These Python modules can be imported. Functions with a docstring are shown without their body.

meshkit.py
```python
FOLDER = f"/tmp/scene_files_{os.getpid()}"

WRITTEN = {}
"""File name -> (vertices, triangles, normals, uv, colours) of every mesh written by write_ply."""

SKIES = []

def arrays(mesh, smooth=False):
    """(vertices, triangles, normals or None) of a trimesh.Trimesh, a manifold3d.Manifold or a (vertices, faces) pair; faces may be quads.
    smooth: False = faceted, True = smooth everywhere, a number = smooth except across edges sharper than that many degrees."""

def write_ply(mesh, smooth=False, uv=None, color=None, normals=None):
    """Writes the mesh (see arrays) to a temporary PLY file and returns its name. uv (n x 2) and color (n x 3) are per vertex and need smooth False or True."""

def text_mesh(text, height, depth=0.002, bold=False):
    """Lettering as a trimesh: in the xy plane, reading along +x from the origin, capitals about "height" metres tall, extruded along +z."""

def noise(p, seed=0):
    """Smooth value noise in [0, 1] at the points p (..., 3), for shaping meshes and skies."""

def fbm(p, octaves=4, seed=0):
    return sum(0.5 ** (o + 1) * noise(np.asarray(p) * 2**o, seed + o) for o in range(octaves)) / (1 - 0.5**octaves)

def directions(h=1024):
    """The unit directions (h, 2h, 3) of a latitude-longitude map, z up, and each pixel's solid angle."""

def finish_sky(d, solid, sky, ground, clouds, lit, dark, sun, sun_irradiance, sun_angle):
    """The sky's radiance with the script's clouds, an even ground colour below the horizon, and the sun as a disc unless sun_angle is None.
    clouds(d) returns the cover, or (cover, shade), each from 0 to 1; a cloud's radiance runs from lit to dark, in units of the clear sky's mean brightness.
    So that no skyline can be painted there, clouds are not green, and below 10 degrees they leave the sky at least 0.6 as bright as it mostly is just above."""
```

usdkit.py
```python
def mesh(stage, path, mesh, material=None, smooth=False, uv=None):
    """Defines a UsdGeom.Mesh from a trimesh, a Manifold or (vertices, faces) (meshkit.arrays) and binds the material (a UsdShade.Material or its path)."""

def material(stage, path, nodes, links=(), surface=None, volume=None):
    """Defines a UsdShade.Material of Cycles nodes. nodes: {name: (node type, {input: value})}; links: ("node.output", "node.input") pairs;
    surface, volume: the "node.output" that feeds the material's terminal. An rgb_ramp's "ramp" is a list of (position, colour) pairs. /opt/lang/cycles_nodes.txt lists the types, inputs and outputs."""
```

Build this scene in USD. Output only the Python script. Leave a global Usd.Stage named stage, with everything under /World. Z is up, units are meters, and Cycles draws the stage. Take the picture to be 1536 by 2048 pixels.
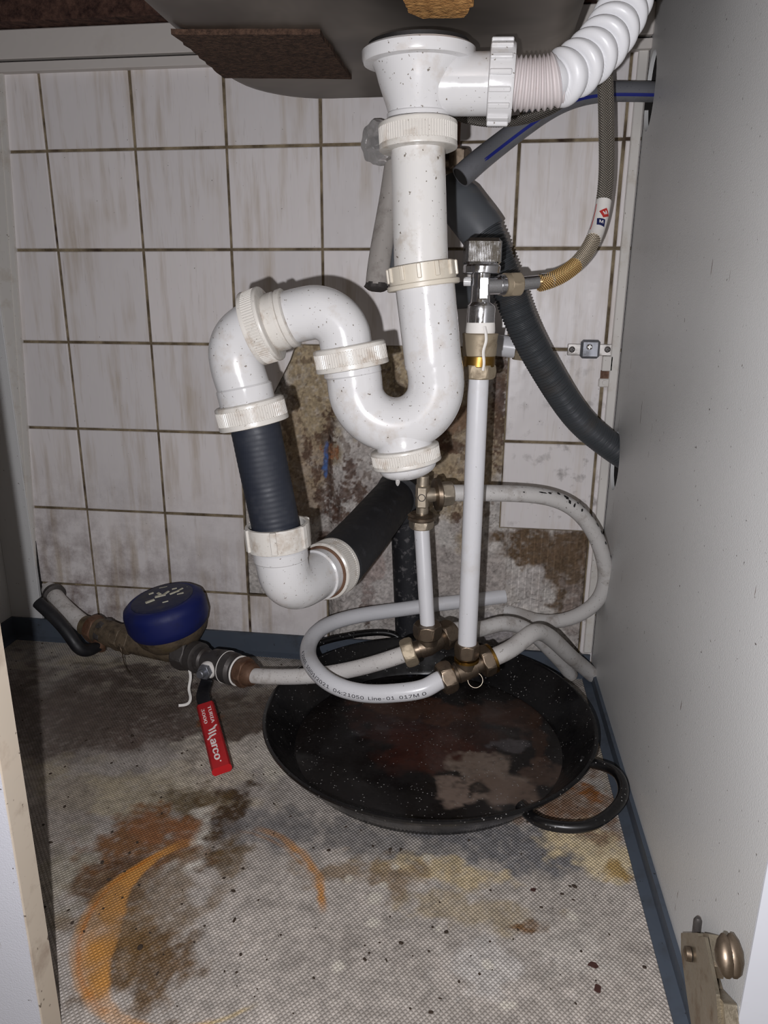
import math, numpy as np, trimesh, usdkit, meshkit
from pxr import Usd, UsdGeom, UsdLux, UsdShade, Sdf, Gf
from scipy.interpolate import CubicSpline
from shapely.geometry import Polygon, box as sbox
from shapely import affinity
from meshkit import fbm, noise

rng = np.random.default_rng(7)
stage = Usd.Stage.CreateInMemory()
UsdGeom.SetStageUpAxis(stage, 'Z'); UsdGeom.SetStageMetersPerUnit(stage, 1.0)
UsdGeom.Xform.Define(stage, '/World'); UsdGeom.Scope.Define(stage, '/World/Looks')

# ---------------------------------------------------------------- camera, sky, flash
T = 0.107                       # pitch of the wall tiles (m)
Z0 = 5.75                       # tiles between the first joint in view and the cabinet floor
F = 1436.8                      # focal length for a 1536 pixel wide frame
def _rot(yaw, pitch, roll):
    right = np.array([math.cos(yaw), -math.sin(yaw), 0]); fwd = np.array([math.sin(yaw), math.cos(yaw), 0]); up = np.array([0, 0, 1.])
    c, s = math.cos(pitch), math.sin(pitch); fwd, up = c*fwd - s*up, s*fwd + c*up
    c, s = math.cos(roll), math.sin(roll); right, up = c*right + s*up, -s*right + c*up
    return np.array([right, fwd, up])
RC = _rot(-0.13, 0.28, 0.007)
CAM = np.array([4.714*T, -7.922*T, (Z0 - 1.568)*T])
cam = UsdGeom.Camera.Define(stage, '/World/camera')
cam.CreateHorizontalApertureAttr(36.0); cam.CreateFocalLengthAttr(36.0*F/1536)
cam.CreateClippingRangeAttr((0.01, 50)); cam.CreateExposureAttr(0.0)
_m = Gf.Matrix4d(1.0)
for i, v in enumerate((RC[0], RC[2], -RC[1])): _m.SetRow3(i, Gf.Vec3d(*map(float, v)))
_m.SetTranslateOnly(Gf.Vec3d(*map(float, CAM)))
cam.AddTransformOp().Set(_m)

dome = UsdLux.DomeLight.Define(stage, '/World/room_light')      # faint light of the kitchen behind the camera
dome.CreateIntensityAttr(0.05); dome.CreateColorAttr(Gf.Vec3f(1.0, 0.85, 0.66))
flash = UsdLux.SphereLight.Define(stage, '/World/phone_flash')  # the flash lamp beside the lens that took the photograph
flash.CreateRadiusAttr(0.0028); flash.CreateIntensityAttr(39500.0); flash.CreateColorAttr(Gf.Vec3f(0.99, 0.985, 1.03))
flash.AddTranslateOp().Set(Gf.Vec3d(*map(float, CAM - RC[0]*0.25*T - RC[2]*0.2*T)))

def ray(px, py): return np.array([(px - 768)/F, 1.0, -(py - 1024)/F]) @ RC
def at(px, py, y):               # point seen at that place of the photograph, at the distance y from the tiled wall (y = 0, towards the camera negative)
    d = ray(px, py); return CAM + d*(y - CAM[1])/d[1]
def atz(px, py, z): d = ray(px, py); return CAM + d*(z - CAM[2])/d[2]
def atx(px, py, x): d = ray(px, py); return CAM + d*(x - CAM[0])/d[0]
def size(p, w): return float(((np.asarray(p) - CAM) @ RC[1])*w/F)    # metres across for w pixels at the point p

# ---------------------------------------------------------------- objects
_used = {}
def uniq(parent, name):
    k = parent + '/' + name; n = _used.get(k, 0); _used[k] = n + 1
    return k if n == 0 else f'{k}_{n:03d}'
ORG = {}
def keys(prim, label=None, cat=None, group=None, kind=None):
    for k, v in (('label', label), ('category', cat), ('group', group), ('kind', kind)):
        if v: prim.SetCustomDataByKey(k, v)
def thing(name, label, cat, org=(0, 0, 0), group=None, kind=None):
    path = uniq('/World', name)
    x = UsdGeom.Xform.Define(stage, path); x.AddTranslateOp().Set(Gf.Vec3d(*map(float, org))); ORG[path] = np.asarray(org, float)
    keys(x.GetPrim(), label, cat, group, kind); return path
def part(parent, name, m, mat, smooth=35, label=None, color=None, uv=None, kind=None):
    path = uniq(parent, name); o = ORG.get(parent, np.zeros(3)); ORG[path] = o
    if isinstance(m, (list,)): m = trimesh.util.concatenate(m)
    if isinstance(m, trimesh.Trimesh): m = m.copy(); m.apply_translation(-o)
    else: m = (np.asarray(m[0]) - o, m[1])
    g = usdkit.mesh(stage, path, m, mat, smooth=smooth, uv=uv)
    if color is not None:
        UsdGeom.PrimvarsAPI(g).CreatePrimvar('tint', Sdf.ValueTypeNames.Color3fArray, 'vertex').Set([Gf.Vec3f(*map(float, c)) for c in color])
    keys(g.GetPrim(), label, None, None, kind); return path
def solo(name, m, mat, label, cat, smooth=35, group=None, kind=None, color=None):
    p = part('/World', name, m, mat, smooth, label, color); keys(stage.GetPrimAtPath(p), label, cat, group, kind); return p

# ---------------------------------------------------------------- geometry helpers
def unit(v): v = np.asarray(v, float); return v/np.linalg.norm(v)
def frame(ax, up=None):
    ax = unit(ax); u = np.array([0, 0, 1.]) if up is None else np.asarray(up, float)
    if abs(np.dot(unit(u), ax)) > .95: u = np.array([0, -1., 0])
    a = unit(np.cross(u, ax)); return a, np.cross(ax, a), ax
def grid_faces(nr, nc, wrap=True):
    i, j = np.meshgrid(np.arange(nr - 1), np.arange(nc if wrap else nc - 1), indexing='ij')
    a, b = i*nc + j, i*nc + (j + 1) % nc; c, d = a + nc, b + nc
    return np.vstack([np.stack([a, b, d], -1).reshape(-1, 3), np.stack([a, d, c], -1).reshape(-1, 3)])
def lathe(p0, ax, prof, n=48, rf=None, up=None, cap=True):
    """prof: (t, r) along the axis from p0; rf(theta, r, t) changes the radius"""
    a, b, c = frame(ax, up); th = np.arange(n)*2*np.pi/n; prof = np.asarray(prof, float)
    tt, rr = prof[:, 0][:, None] + 0*th, prof[:, 1][:, None] + 0*th
    if rf is not None: rr = rf(th[None, :] + 0*tt, rr, tt)
    v = np.asarray(p0) + tt[..., None]*c + (rr*np.cos(th))[..., None]*a + (rr*np.sin(th))[..., None]*b
    nr = len(prof); v = v.reshape(-1, 3); f = grid_faces(nr, n)
    if cap:
        e0, e1 = len(v), len(v) + 1
        v = np.vstack([v, np.asarray(p0) + prof[0, 0]*c, np.asarray(p0) + prof[-1, 0]*c])
        j = np.arange(n); k = (j + 1) % n; q = (nr - 1)*n
        f = np.vstack([f, np.stack([k, j, 0*j + e0], 1), np.stack([q + j, q + k, 0*j + e1], 1)])
    return trimesh.Trimesh(v, f, process=False)
def spline(pts, n=120):
    p = np.asarray(pts, float); s = np.r_[0, np.cumsum(np.sqrt(np.linalg.norm(np.diff(p, axis=0), axis=1)))]
    c = CubicSpline(s, p, bc_type='natural'); q = c(np.linspace(0, s[-1], 2000))
    L = np.r_[0, np.cumsum(np.linalg.norm(np.diff(q, axis=0), axis=1))]
    u = np.linspace(0, L[-1], n); return np.stack([np.interp(u, L, q[:, k]) for k in range(3)], 1), L[-1]
def frames(c):
    t = np.gradient(c, axis=0); t /= np.linalg.norm(t, axis=1, keepdims=True)
    a = np.zeros_like(c); a[0] = frame(t[0])[0]
    for i in range(1, len(c)):
        w = a[i-1] - t[i]*np.dot(a[i-1], t[i]); a[i] = w/np.linalg.norm(w)
    return t, a, np.cross(t, a)
def tube(pts, r, n=28, m=120, cap=True, straight=False, hole=0):
    """r: number or r(s, theta) with s in metres along the tube (arrays that broadcast); hole: open far end, that deep"""
    c, L = (np.asarray(pts, float), 0) if straight else spline(pts, m)
    if straight: L = np.linalg.norm(np.diff(c, axis=0), axis=1).sum()
    t, a, b = frames(c); th = np.arange(n)*2*np.pi/n
    s = np.r_[0, np.cumsum(np.linalg.norm(np.diff(c, axis=0), axis=1))]
    rr = r(s[:, None], th[None, :]) + 0*s[:, None] + 0*th[None, :] if callable(r) else np.full((len(c), n), float(r))
    v = c[:, None] + (rr*np.cos(th))[..., None]*a[:, None] + (rr*np.sin(th))[..., None]*b[:, None]
    nr = len(c); v = v.reshape(-1, 3); f = grid_faces(nr, n)
    if cap:
        j = np.arange(n); k = (j + 1) % n; q = (nr - 1)*n; e0, e1 = len(v), len(v) + 1
        v = np.vstack([v, c[0], c[-1]]); f = np.vstack([f, np.stack([k, j, 0*j + e0], 1), np.stack([q + j, q + k, 0*j + e1], 1)])
    return trimesh.Trimesh(v, f, process=False)
def box(lo, hi, ch=0.0):
    lo, hi = np.minimum(lo, hi), np.maximum(lo, hi)
    if ch <= 0:
        b = trimesh.creation.box(hi - lo); b.apply_translation((lo + hi)/2); return b
    pts = []
    for sx in (0, 1):
        for sy in (0, 1):
            for sz in (0, 1):
                p = np.where([sx, sy, sz], hi, lo).astype(float); d = np.where([sx, sy, sz], -ch, ch)
                for k in range(3):
                    q = p + d; q[k] = p[k]; pts.append(q)
    return trimesh.convex.convex_hull(np.array(pts))
def placed(m, p, x, y, z):
    M = np.eye(4); M[:3, 0], M[:3, 1], M[:3, 2], M[:3, 3] = x, y, z, p; m = m.copy(); m.apply_transform(M); return m
def hexnut(p, ax, r, h, n=72, bore=0.0, up=None, ch=.12):
    def rf(th, r_, t):
        hx = r*math.cos(math.pi/6)/np.cos((th % (math.pi/3)) - math.pi/6)
        e = np.minimum(t, h - t)/h; return np.minimum(hx, r*(math.cos(math.pi/6)*.98 + np.clip(e/ch, 0, 1)*(1.02 - math.cos(math.pi/6))))
    ts = [0, h*.04, h*.08, h*.13, h*.5, h*.87, h*.92, h*.96, h]
    return lathe(p, ax, [(t, r) for t in ts], n, rf, up)
def knurl(p, ax, r, h, ribs=84, depth=.0006, lip=.22, up=None, flare=0.0):
    """ring nut: plain lips and a band of fine ribs"""
    n = ribs*4
    def rf(th, r_, t):
        u = t/h; band = ((u > lip*.9) & (u < 1 - lip)).astype(float)
        return r_ + flare*u - band*depth*(0.5 + 0.5*np.sign(np.sin(ribs*th + .4))) 
    return lathe(p, ax, [(0, r*.93), (h*.05, r*.985), (h*.1, r), (h*lip*.85, r), (h*lip, r), (h*(1-lip-.02), r), (h*(1-lip), r), (h*.92, r*1.01), (h*.97, r), (h, r*.95)], n, rf, up)
def winged(p, ax, r, h, wings, wr, wlen, up=None, wtop=True, phase=0.0):
    """ring nut with a few grip ribs standing proud"""
    a, b, c = frame(ax, up); ms = [lathe(p, ax, [(0, r*.95), (h*.04, r), (h*.9, r), (h, r*.96)], 64, up=up)]
    for k in range(wings):
        th = phase + 2*np.pi*k/wings; d = a*math.cos(th) + b*math.sin(th); w = -a*math.sin(th) + b*math.cos(th)
        m = box((-.0016, -wr, 0), (.0016, wr, wlen), .0006)
        ms.append(placed(m, np.asarray(p) + d*r + c*(h*.03 if wtop else h*.2), w, d, c))
    return trimesh.util.concatenate(ms)
def extrude(poly, y0, y1):
    """polygon in wall coordinates (x, z) as a slab from y0 (front) to y1"""
    ms = []
    for g in getattr(poly, 'geoms', [poly]):
        if g.area < 1e-6: continue
        m = trimesh.creation.extrude_polygon(g, abs(y1 - y0), engine='earcut')
        v = m.vertices.copy(); m = trimesh.Trimesh(np.stack([v[:, 0], max(y0, y1) - v[:, 2], v[:, 1]], 1), m.faces, process=False); ms.append(m)
    return trimesh.util.concatenate(ms) if ms else None

# ---------------------------------------------------------------- materials
def lin(r, g=None, b=None):
    c = np.array([r, r, r] if g is None else [r, g, b], float)/255
    return tuple(np.where(c <= .04045, c/12.92, ((c + .055)/1.055)**2.4))
class G:
    def __init__(s): s.nodes, s.links = {}, []
    def n(s, kind, **kw):
        name = f'n{len(s.nodes)}'; vals = {}
        for k, v in kw.items():
            if isinstance(v, str) and '.' in v and v.split('.')[0] in s.nodes: s.links.append((v, f'{name}.{k}'))
            else: vals[k] = v
        s.nodes[name] = (kind, vals); return name
    def pos(s): return s.n('geometry') + '.position'
    def noise(s, scale, detail=3, vec=None, rough=.55, dist=0.0, stretch=None):
        v = vec or s.pos()
        if stretch: v = s.n('mapping', vector=v, scale=stretch) + '.vector'
        return s.n('noise_texture', vector=v, scale=scale, detail=detail, roughness=rough, distortion=dist) + '.fac'
    def ramp(s, fac, a, b, lo=0.0, hi=1.0):
        return s.n('map_range', value=fac, from_min=a, from_max=b, to_min=lo, to_max=hi, clamp=True) + '.result'
    def mix(s, fac, a, b): return s.n('mix_color', fac=fac, a=a, b=b) + '.result'
    def math(s, op, a, b=0.5, c=0.0): return s.n('math', math_type=op, value1=a, value2=b, value3=c) + '.value'
    def bump(s, h, dist, strength=1.0): return s.n('bump', height=h, distance=dist, strength=strength) + '.normal'
    def out(s, name, **kw):
        p = s.n('principled_bsdf', **kw); return usdkit.material(stage, '/World/Looks/' + name, s.nodes, s.links, surface=p + '.BSDF')
def speckled(name, base, dirt, amount=.5, scale=60, rough=.3, metallic=0.0, spec=.5, dirt2=None, specks=0.0, bump=0.0, coat=0.0):
    g = G(); f = g.noise(scale, 5, rough=.65); k = g.ramp(f, .62 - .18*amount, .75, 0, min(1, amount*1.3)); col = g.mix(k, base, dirt)
    if dirt2 is not None: col = g.mix(g.ramp(g.noise(scale*.35, 4), .55, .72, 0, .7), col, dirt2)
    if specks: col = g.mix(g.ramp(g.noise(scale*9, 2), .74 - .06*specks, .78 - .06*specks, 0, .85), col, tuple(.35*np.array(dirt)))
    kw = dict(base_color=col, roughness=g.ramp(f, .4, .8, rough, min(1, rough + .3)), metallic=metallic, specular_ior_level=spec, coat_weight=coat)
    if bump: kw['normal'] = g.bump(g.noise(scale*3, 3), bump)
    return g.out(name, **kw)
M = {}
M['white'] = speckled('white_plastic', lin(204, 203, 203), lin(158, 140, 118), .36, 45, .11, specks=.95)
M['white2'] = speckled('white_ring_plastic', lin(204, 200, 193), lin(144, 122, 98), .55, 70, .26, specks=.7)
M['cream'] = speckled('cream_plastic', lin(200, 192, 177), lin(152, 132, 106), .35, 60, .33, specks=.4)
M['stained_white'] = speckled('stained_white_plastic', lin(208, 206, 203), lin(150, 132, 108), .55, 38, .13, dirt2=lin(190, 174, 150), specks=1.0)
M['hose_white'] = speckled('hose_white', lin(212, 212, 214), lin(190, 180, 174), .3, 40, .3)
M['hose_pink'] = speckled('hose_pinkish', lin(200, 192, 191), lin(184, 168, 162), .5, 60, .5)
M['pex'] = speckled('white_tube', lin(216, 216, 219), lin(182, 170, 154), .2, 30, .25, specks=.25)
M['pex_dirty'] = speckled('dirty_white_tube', lin(214, 210, 206), lin(120, 104, 90), .55, 55, .33, specks=1.2)
M['pex_loop'] = speckled('scuffed_white_tube', lin(196, 193, 190), lin(120, 106, 94), .6, 42, .35, dirt2=lin(166, 157, 148), specks=1.0)
M['black_rubber'] = speckled('black_rubber', lin(34, 38, 48), lin(58, 60, 66), .45, 60, .5, specks=.0)
M['black_dull'] = speckled('black_pipe', lin(26, 27, 31), lin(70, 70, 74), .3, 70, .6)
M['black_dusty'] = speckled('dusty_black_pipe', lin(22, 23, 28), lin(150, 146, 146), .42, 120, .6, specks=.0)
M['dark_gap'] = speckled('dark_gap', lin(20, 16, 14), lin(40, 32, 26), .5, 60, .9)
M['slate'] = speckled('slate_hose', lin(84, 87, 91), lin(100, 97, 92), .4, 60, .42)
M['slate_rib'] = speckled('slate_ribs', lin(64, 67, 70), lin(66, 58, 50), .55, 22, .38)
M['grey_pipe'] = speckled('grey_pipe', lin(104, 105, 109), lin(78, 74, 70), .45, 60, .45, specks=.6)
M['blue_line'] = speckled('blue_stripe', lin(22, 34, 120), lin(20, 26, 70), .3, 60, .5)
M['old_grey'] = speckled('old_grey_tube', lin(176, 170, 164), lin(116, 106, 98), .6, 40, .5, specks=.5)
M['chrome'] = speckled('chrome', lin(214, 214, 216), lin(150, 146, 142), .3, 90, .09, 1.0)
M['nickel'] = speckled('nickel_brass', lin(128, 114, 99), lin(70, 56, 42), .5, 110, .33, .9)
M['nickel_clean'] = speckled('nickel', lin(196, 184, 166), lin(124, 108, 88), .45, 120, .36, .85)
M['coupling'] = speckled('coupling_nickel', lin(164, 150, 128), lin(104, 88, 66), .55, 80, .5, .45)
M['brass'] = speckled('brass', lin(150, 116, 58), lin(84, 60, 30), .4, 90, .28, 1.0)
M['old_brass'] = speckled('old_brass', lin(112, 98, 80), lin(46, 38, 32), .9, 90, .55, .4, dirt2=lin(110, 96, 62), specks=.5, bump=.0004)
M['dark_metal'] = speckled('dark_metal', lin(92, 88, 86), lin(48, 40, 36), .6, 70, .42, .6, dirt2=lin(70, 52, 42))
M['grey_metal'] = speckled('grey_metal', lin(138, 140, 146), lin(88, 86, 88), .5, 60, .36, .7)
M['rusty'] = speckled('rusty_fitting', lin(112, 84, 66), lin(60, 36, 24), .7, 90, .55, .4, dirt2=lin(90, 50, 30))
M['steel_clip'] = speckled('galvanised', lin(176, 172, 168), lin(110, 100, 92), .5, 90, .4, .75)
M['tape'] = speckled('ptfe_tape', lin(238, 234, 228), lin(214, 206, 196), .3, 80, .55)
M['blue'] = speckled('blue_plastic', lin(14, 27, 90), lin(14, 18, 44), .5, 40, .5, dirt2=lin(34, 36, 66), specks=.4)
M['blue_dusty'] = speckled('dusty_blue_plastic', lin(34, 38, 66), lin(84, 80, 80), .8, 55, .5)
M['grime'] = speckled('cream_flake', lin(200, 196, 176), lin(120, 112, 90), .5, 200, .7)
M['black_lever'] = speckled('black_lever', lin(20, 20, 24), lin(44, 40, 38), .5, 60, .45)
M['red'] = speckled('red_grip', lin(186, 24, 30), lin(140, 18, 24), .5, 50, .4)
M['ink_white'] = speckled('white_print', lin(236, 230, 226), lin(220, 200, 200), .2, 60, .6)
M['ink_black'] = speckled('black_print', lin(52, 50, 54), lin(90, 86, 86), .5, 300, .7)
M['ink_red'] = speckled('red_print', lin(190, 52, 46), lin(150, 30, 30), .3, 60, .6)
M['ink_navy'] = speckled('navy_print', lin(26, 34, 84), lin(20, 22, 50), .3, 60, .6)
M['edge'] = speckled('raw_edge', lin(186, 174, 158), lin(128, 108, 92), .6, 26, .7, dirt2=lin(196, 176, 156), specks=.8)
M['edge_white'] = speckled('white_edge_band', lin(204, 206, 213), lin(180, 178, 178), .2, 30, .5)
M['trim_blue'] = speckled('slate_blue_trim', lin(70, 78, 89), lin(50, 51, 54), .5, 30, .5, specks=.5)
M['rail'] = speckled('white_rail', lin(196, 190, 184), lin(170, 160, 150), .3, 20, .55)
M['strip'] = speckled('white_strip', lin(206, 202, 196), lin(168, 152, 132), .45, 30, .42, specks=.6)
M['gasket'] = speckled('black_gasket', lin(22, 20, 20), lin(50, 44, 40), .4, 70, .55)
M['enamel_black'] = None
M['flake_dark'] = speckled('dark_flake', lin(62, 34, 28), lin(34, 24, 18), .5, 300, .8)
M['crumb'] = speckled('crumb', lin(52, 40, 30), lin(26, 20, 16), .5, 300, .9)
M['salt'] = speckled('white_drip', lin(232, 226, 206), lin(210, 200, 170), .4, 300, .6)
def wood(name, a, b, sc):
    g = G(); f = g.noise(sc, 4, rough=.7); col = g.mix(g.ramp(f, .35, .68), a, b)
    return g.out(name, base_color=col, roughness=.95, normal=g.bump(g.noise(sc*1.3, 3), .002), specular_ior_level=.2)
M['pad'] = wood('rust_brown_pad', lin(84, 64, 52), lin(42, 31, 26), 260)
M['pad_tan'] = wood('tan_pad', lin(196, 148, 92), lin(140, 98, 56), 200)
M['board'] = wood('dark_chipboard', lin(92, 68, 58), lin(44, 30, 28), 120)
def acrylic():
    g = G(); return g.out('clear_acrylic', base_color=lin(240, 238, 236), roughness=.12, transmission_weight=.75, ior=1.45)
M['acrylic'] = acrylic()
def steel():
    g = G(); f = g.noise(6, 4, dist=.6); st = g.noise(14, 4)
    col = g.mix(g.ramp(f, .4, .7), lin(92, 85, 78), lin(150, 142, 133)); col = g.mix(g.ramp(st, .6, .75, 0, .6), col, lin(84, 76, 70))
    return g.out('dull_steel', base_color=col, metallic=.75, roughness=g.ramp(f, .3, .7, .38, .52))
M['steel'] = steel()
def tile(i):
    g = G(); p = g.pos()
    streak = g.noise(1.0, 5, stretch=(55, 55, 5), rough=.6); fine = g.noise(1.0, 3, stretch=(260, 260, 26)); big = g.noise(9, 3)
    rnd = g.n('object_info') + '.random'
    base = g.mix(rnd, lin(229, 223, 221), lin(218, 213, 212))
    col = g.mix(g.math('multiply', g.ramp(streak, .48, .70, 0, .6), g.ramp(big, .34, .52)), base, lin(166, 146, 116))
    col = g.mix(g.ramp(fine, .62, .8, 0, .35), col, lin(140, 126, 112))
    x = g.n('separate_xyz', vector=p); low = g.math('multiply', g.ramp(x + '.z', .26, .02), g.ramp(x + '.x', .34, -.08))       # splashed grime above the meter
    blot = g.noise(26, 6, rough=.7)
    col = g.mix(g.math('multiply', g.ramp(blot, .42, .66, 0, 1), g.math('multiply', low, 1.25)), col, lin(96, 72, 66))
    right = g.math('multiply', g.ramp(x + '.z', .46, .3), g.ramp(x + '.x', .5, .6))
    col = g.mix(g.math('multiply', g.ramp(g.noise(60, 4), .56, .7, 0, .7), right), col, lin(128, 122, 118))
    col = g.mix(g.ramp(g.noise(300, 2), .73, .76, 0, .7), col, lin(70, 56, 46))
    return g.out('glazed_tile', base_color=col, roughness=g.ramp(streak, .4, .7, .26, .5), normal=g.bump(g.noise(30, 2), .0015, .5))
M['tile'] = tile(0)
def grout():
    g = G(); f = g.noise(40, 4); col = g.mix(g.ramp(f, .36, .62), lin(88, 76, 58), lin(142, 128, 104)); col = g.mix(g.ramp(g.noise(16, 3), .56, .66), col, lin(52, 36, 26))
    return g.out('dirty_grout', base_color=col, roughness=.95, normal=g.bump(g.noise(300, 3), .001))
M['grout'] = grout()
def tinted(name, rough, bumps, spec=.4):
    g = G(); c = g.n('attribute', attribute='tint') + '.color'; f = g.noise(220, 4)
    col = g.n('mix_color', blend_type='multiply', fac=.5, a=c, b=g.n('rgb_ramp', fac=f, ramp=[(0, (.55, .55, .55)), (1, (1.25, 1.25, 1.25))]) + '.color') + '.result'
    return g.out(name, base_color=col, roughness=rough, specular_ior_level=spec, normal=g.bump(g.noise(*bumps), .0016))
M['plaster'] = tinted('rough_plaster', .92, (240, 5), .25)
def floor_mat():
    g = G(); c = g.n('attribute', attribute='tint') + '.color'; x = g.n('separate_xyz', vector=g.pos())
    k = 2*math.pi/.0036
    u = g.math('add', x + '.x', g.math('multiply', x + '.y', .9)); v = g.math('subtract', x + '.x', g.math('multiply', x + '.y', .9))
    h = g.math('multiply', g.math('absolute', g.math('sine', g.math('multiply', u, k*.5))), g.math('absolute', g.math('sine', g.math('multiply', v, k*.5))))
    col = g.n('mix_color', blend_type='multiply', fac=1.0, a=c, b=g.n('rgb_ramp', fac=h, ramp=[(0, (.74, .72, .70)), (.35, (.93, .93, .93)), (1, (1.06, 1.06, 1.06))]) + '.color') + '.result'
    col = g.mix(g.ramp(g.noise(420, 2), .72, .76, 0, .75), col, lin(40, 32, 26))
    return g.out('embossed_liner', base_color=col, roughness=.42, metallic=.0, specular_ior_level=.5, normal=g.bump(h, .0006))
M['liner'] = floor_mat()
def panel(name, base, marks):
    g = G(); x = g.noise(1.0, 3, stretch=(500, 160, 16)); d = g.noise(5, 3)
    col = g.mix(g.ramp(d, .45, .7, 0, .35), base, tuple(np.array(base)*.82))
    col = g.mix(g.ramp(x, .735, .75, 0, .9), col, marks); col = g.mix(g.ramp(g.noise(260, 2), .735, .75, 0, .8), col, lin(60, 44, 36))
    return g.out(name, base_color=col, roughness=.42, normal=g.bump(g.noise(900, 2), .0002))
M['panel'] = panel('white_laminate', lin(205, 205, 204), lin(90, 66, 50))
M['door'] = panel('white_door', lin(192, 193, 201), lin(150, 140, 130))
def enamel(name, tint):
    g = G(); sp = g.n('voronoi_texture', vector=g.pos(), scale=260.0, randomness=1.0) + '.distance'
    m = g.math('multiply', g.ramp(sp, .2, .12), g.ramp(g.noise(90, 2), .47, .57))
    c = g.n('attribute', attribute='tint') + '.color' if tint else lin(17, 16, 17)
    return g.out(name, base_color=g.mix(m, c, lin(140, 138, 136)), roughness=g.ramp(g.noise(30, 4), .35, .7, .16, .45), coat_weight=.0)
M['enamel'] = enamel('speckled_enamel', False); M['enamel_in'] = enamel('speckled_enamel_inside', True)

# ================================================================ SETTING
def ink(px, y=0.0): return [tuple(at(a, b, y)[[0, 2]]) for a, b in px]
XR, XL = 6.16*T, -1.17*T              # inner faces of the side panels
YF = -4.9*T                           # front of the cabinet
TOPZ = (Z0 + 1.42)*T                  # underside of the worktop
wall = thing('wall_back', 'back wall of dirty white square tiles with dark joints and a broken-out plaster patch', 'wall', kind='structure')
JOINT = .0033
g0 = box((XL - .02, .0022, -.02), (XR + .04, .0075, TOPZ), 0)
hole_cells = {(2, 2), (2, 3), (2, 4), (3, 2), (3, 3), (3, 4), (3, 5), (4, 2), (4, 3), (4, 4), (4, 5), (5, 4), (5, 5)}
def cell(i, j, d=0.0): return sbox(i*T + d, (Z0 - j - 1)*T + d, (i + 1)*T - d, (Z0 - j)*T - d)
from shapely import union_all
hole = union_all([cell(*c, -.0002) for c in hole_cells])
# ragged edges: bits of tile left at the rim of the hole
left_bit = Polygon(ink([(470, 690), (590, 690), (580, 720), (560, 760), (540, 800), (530, 868), (470, 868)]))
low_left = Polygon(ink([(496, 1188), (640, 1200), (655, 1240), (640, 1290), (600, 1330), (496, 1330)]))
right_bit = Polygon(ink([(985, 1000), (1005, 1004), (1004, 1064), (985, 1064)]))
hole = hole.difference(left_bit.buffer(0))
shell = Polygon([(XL - .02, -.02), (XR + .04, -.02), (XR + .04, TOPZ), (XL - .02, TOPZ)]).difference(hole)
part(wall, 'grout', extrude(shell, .0022, .0078), M['grout'], False)
zones = Polygon([(XL, -.01), (XR, -.01), (XR, (Z0 + 1)*T), (XL, (Z0 + 1)*T)])
def tile_mesh(poly, dy):
    if poly.geom_type == 'Polygon' and len(poly.exterior.coords) == 5:
        x0, z0, x1, z1 = poly.bounds; c = .0009
        b = np.array([[x0, 0.0078, z0], [x1, .0078, z0], [x1, .0078, z1], [x0, .0078, z1]]); m_ = b.copy(); m_[:, 1] = dy + c
        f = np.array([[x0 + c, dy, z0 + c], [x1 - c, dy, z0 + c], [x1 - c, dy, z1 - c], [x0 + c, dy, z1 - c]])
        return trimesh.convex.convex_hull(np.vstack([b, m_, f]))
    return extrude(poly, dy, .0078)
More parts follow.
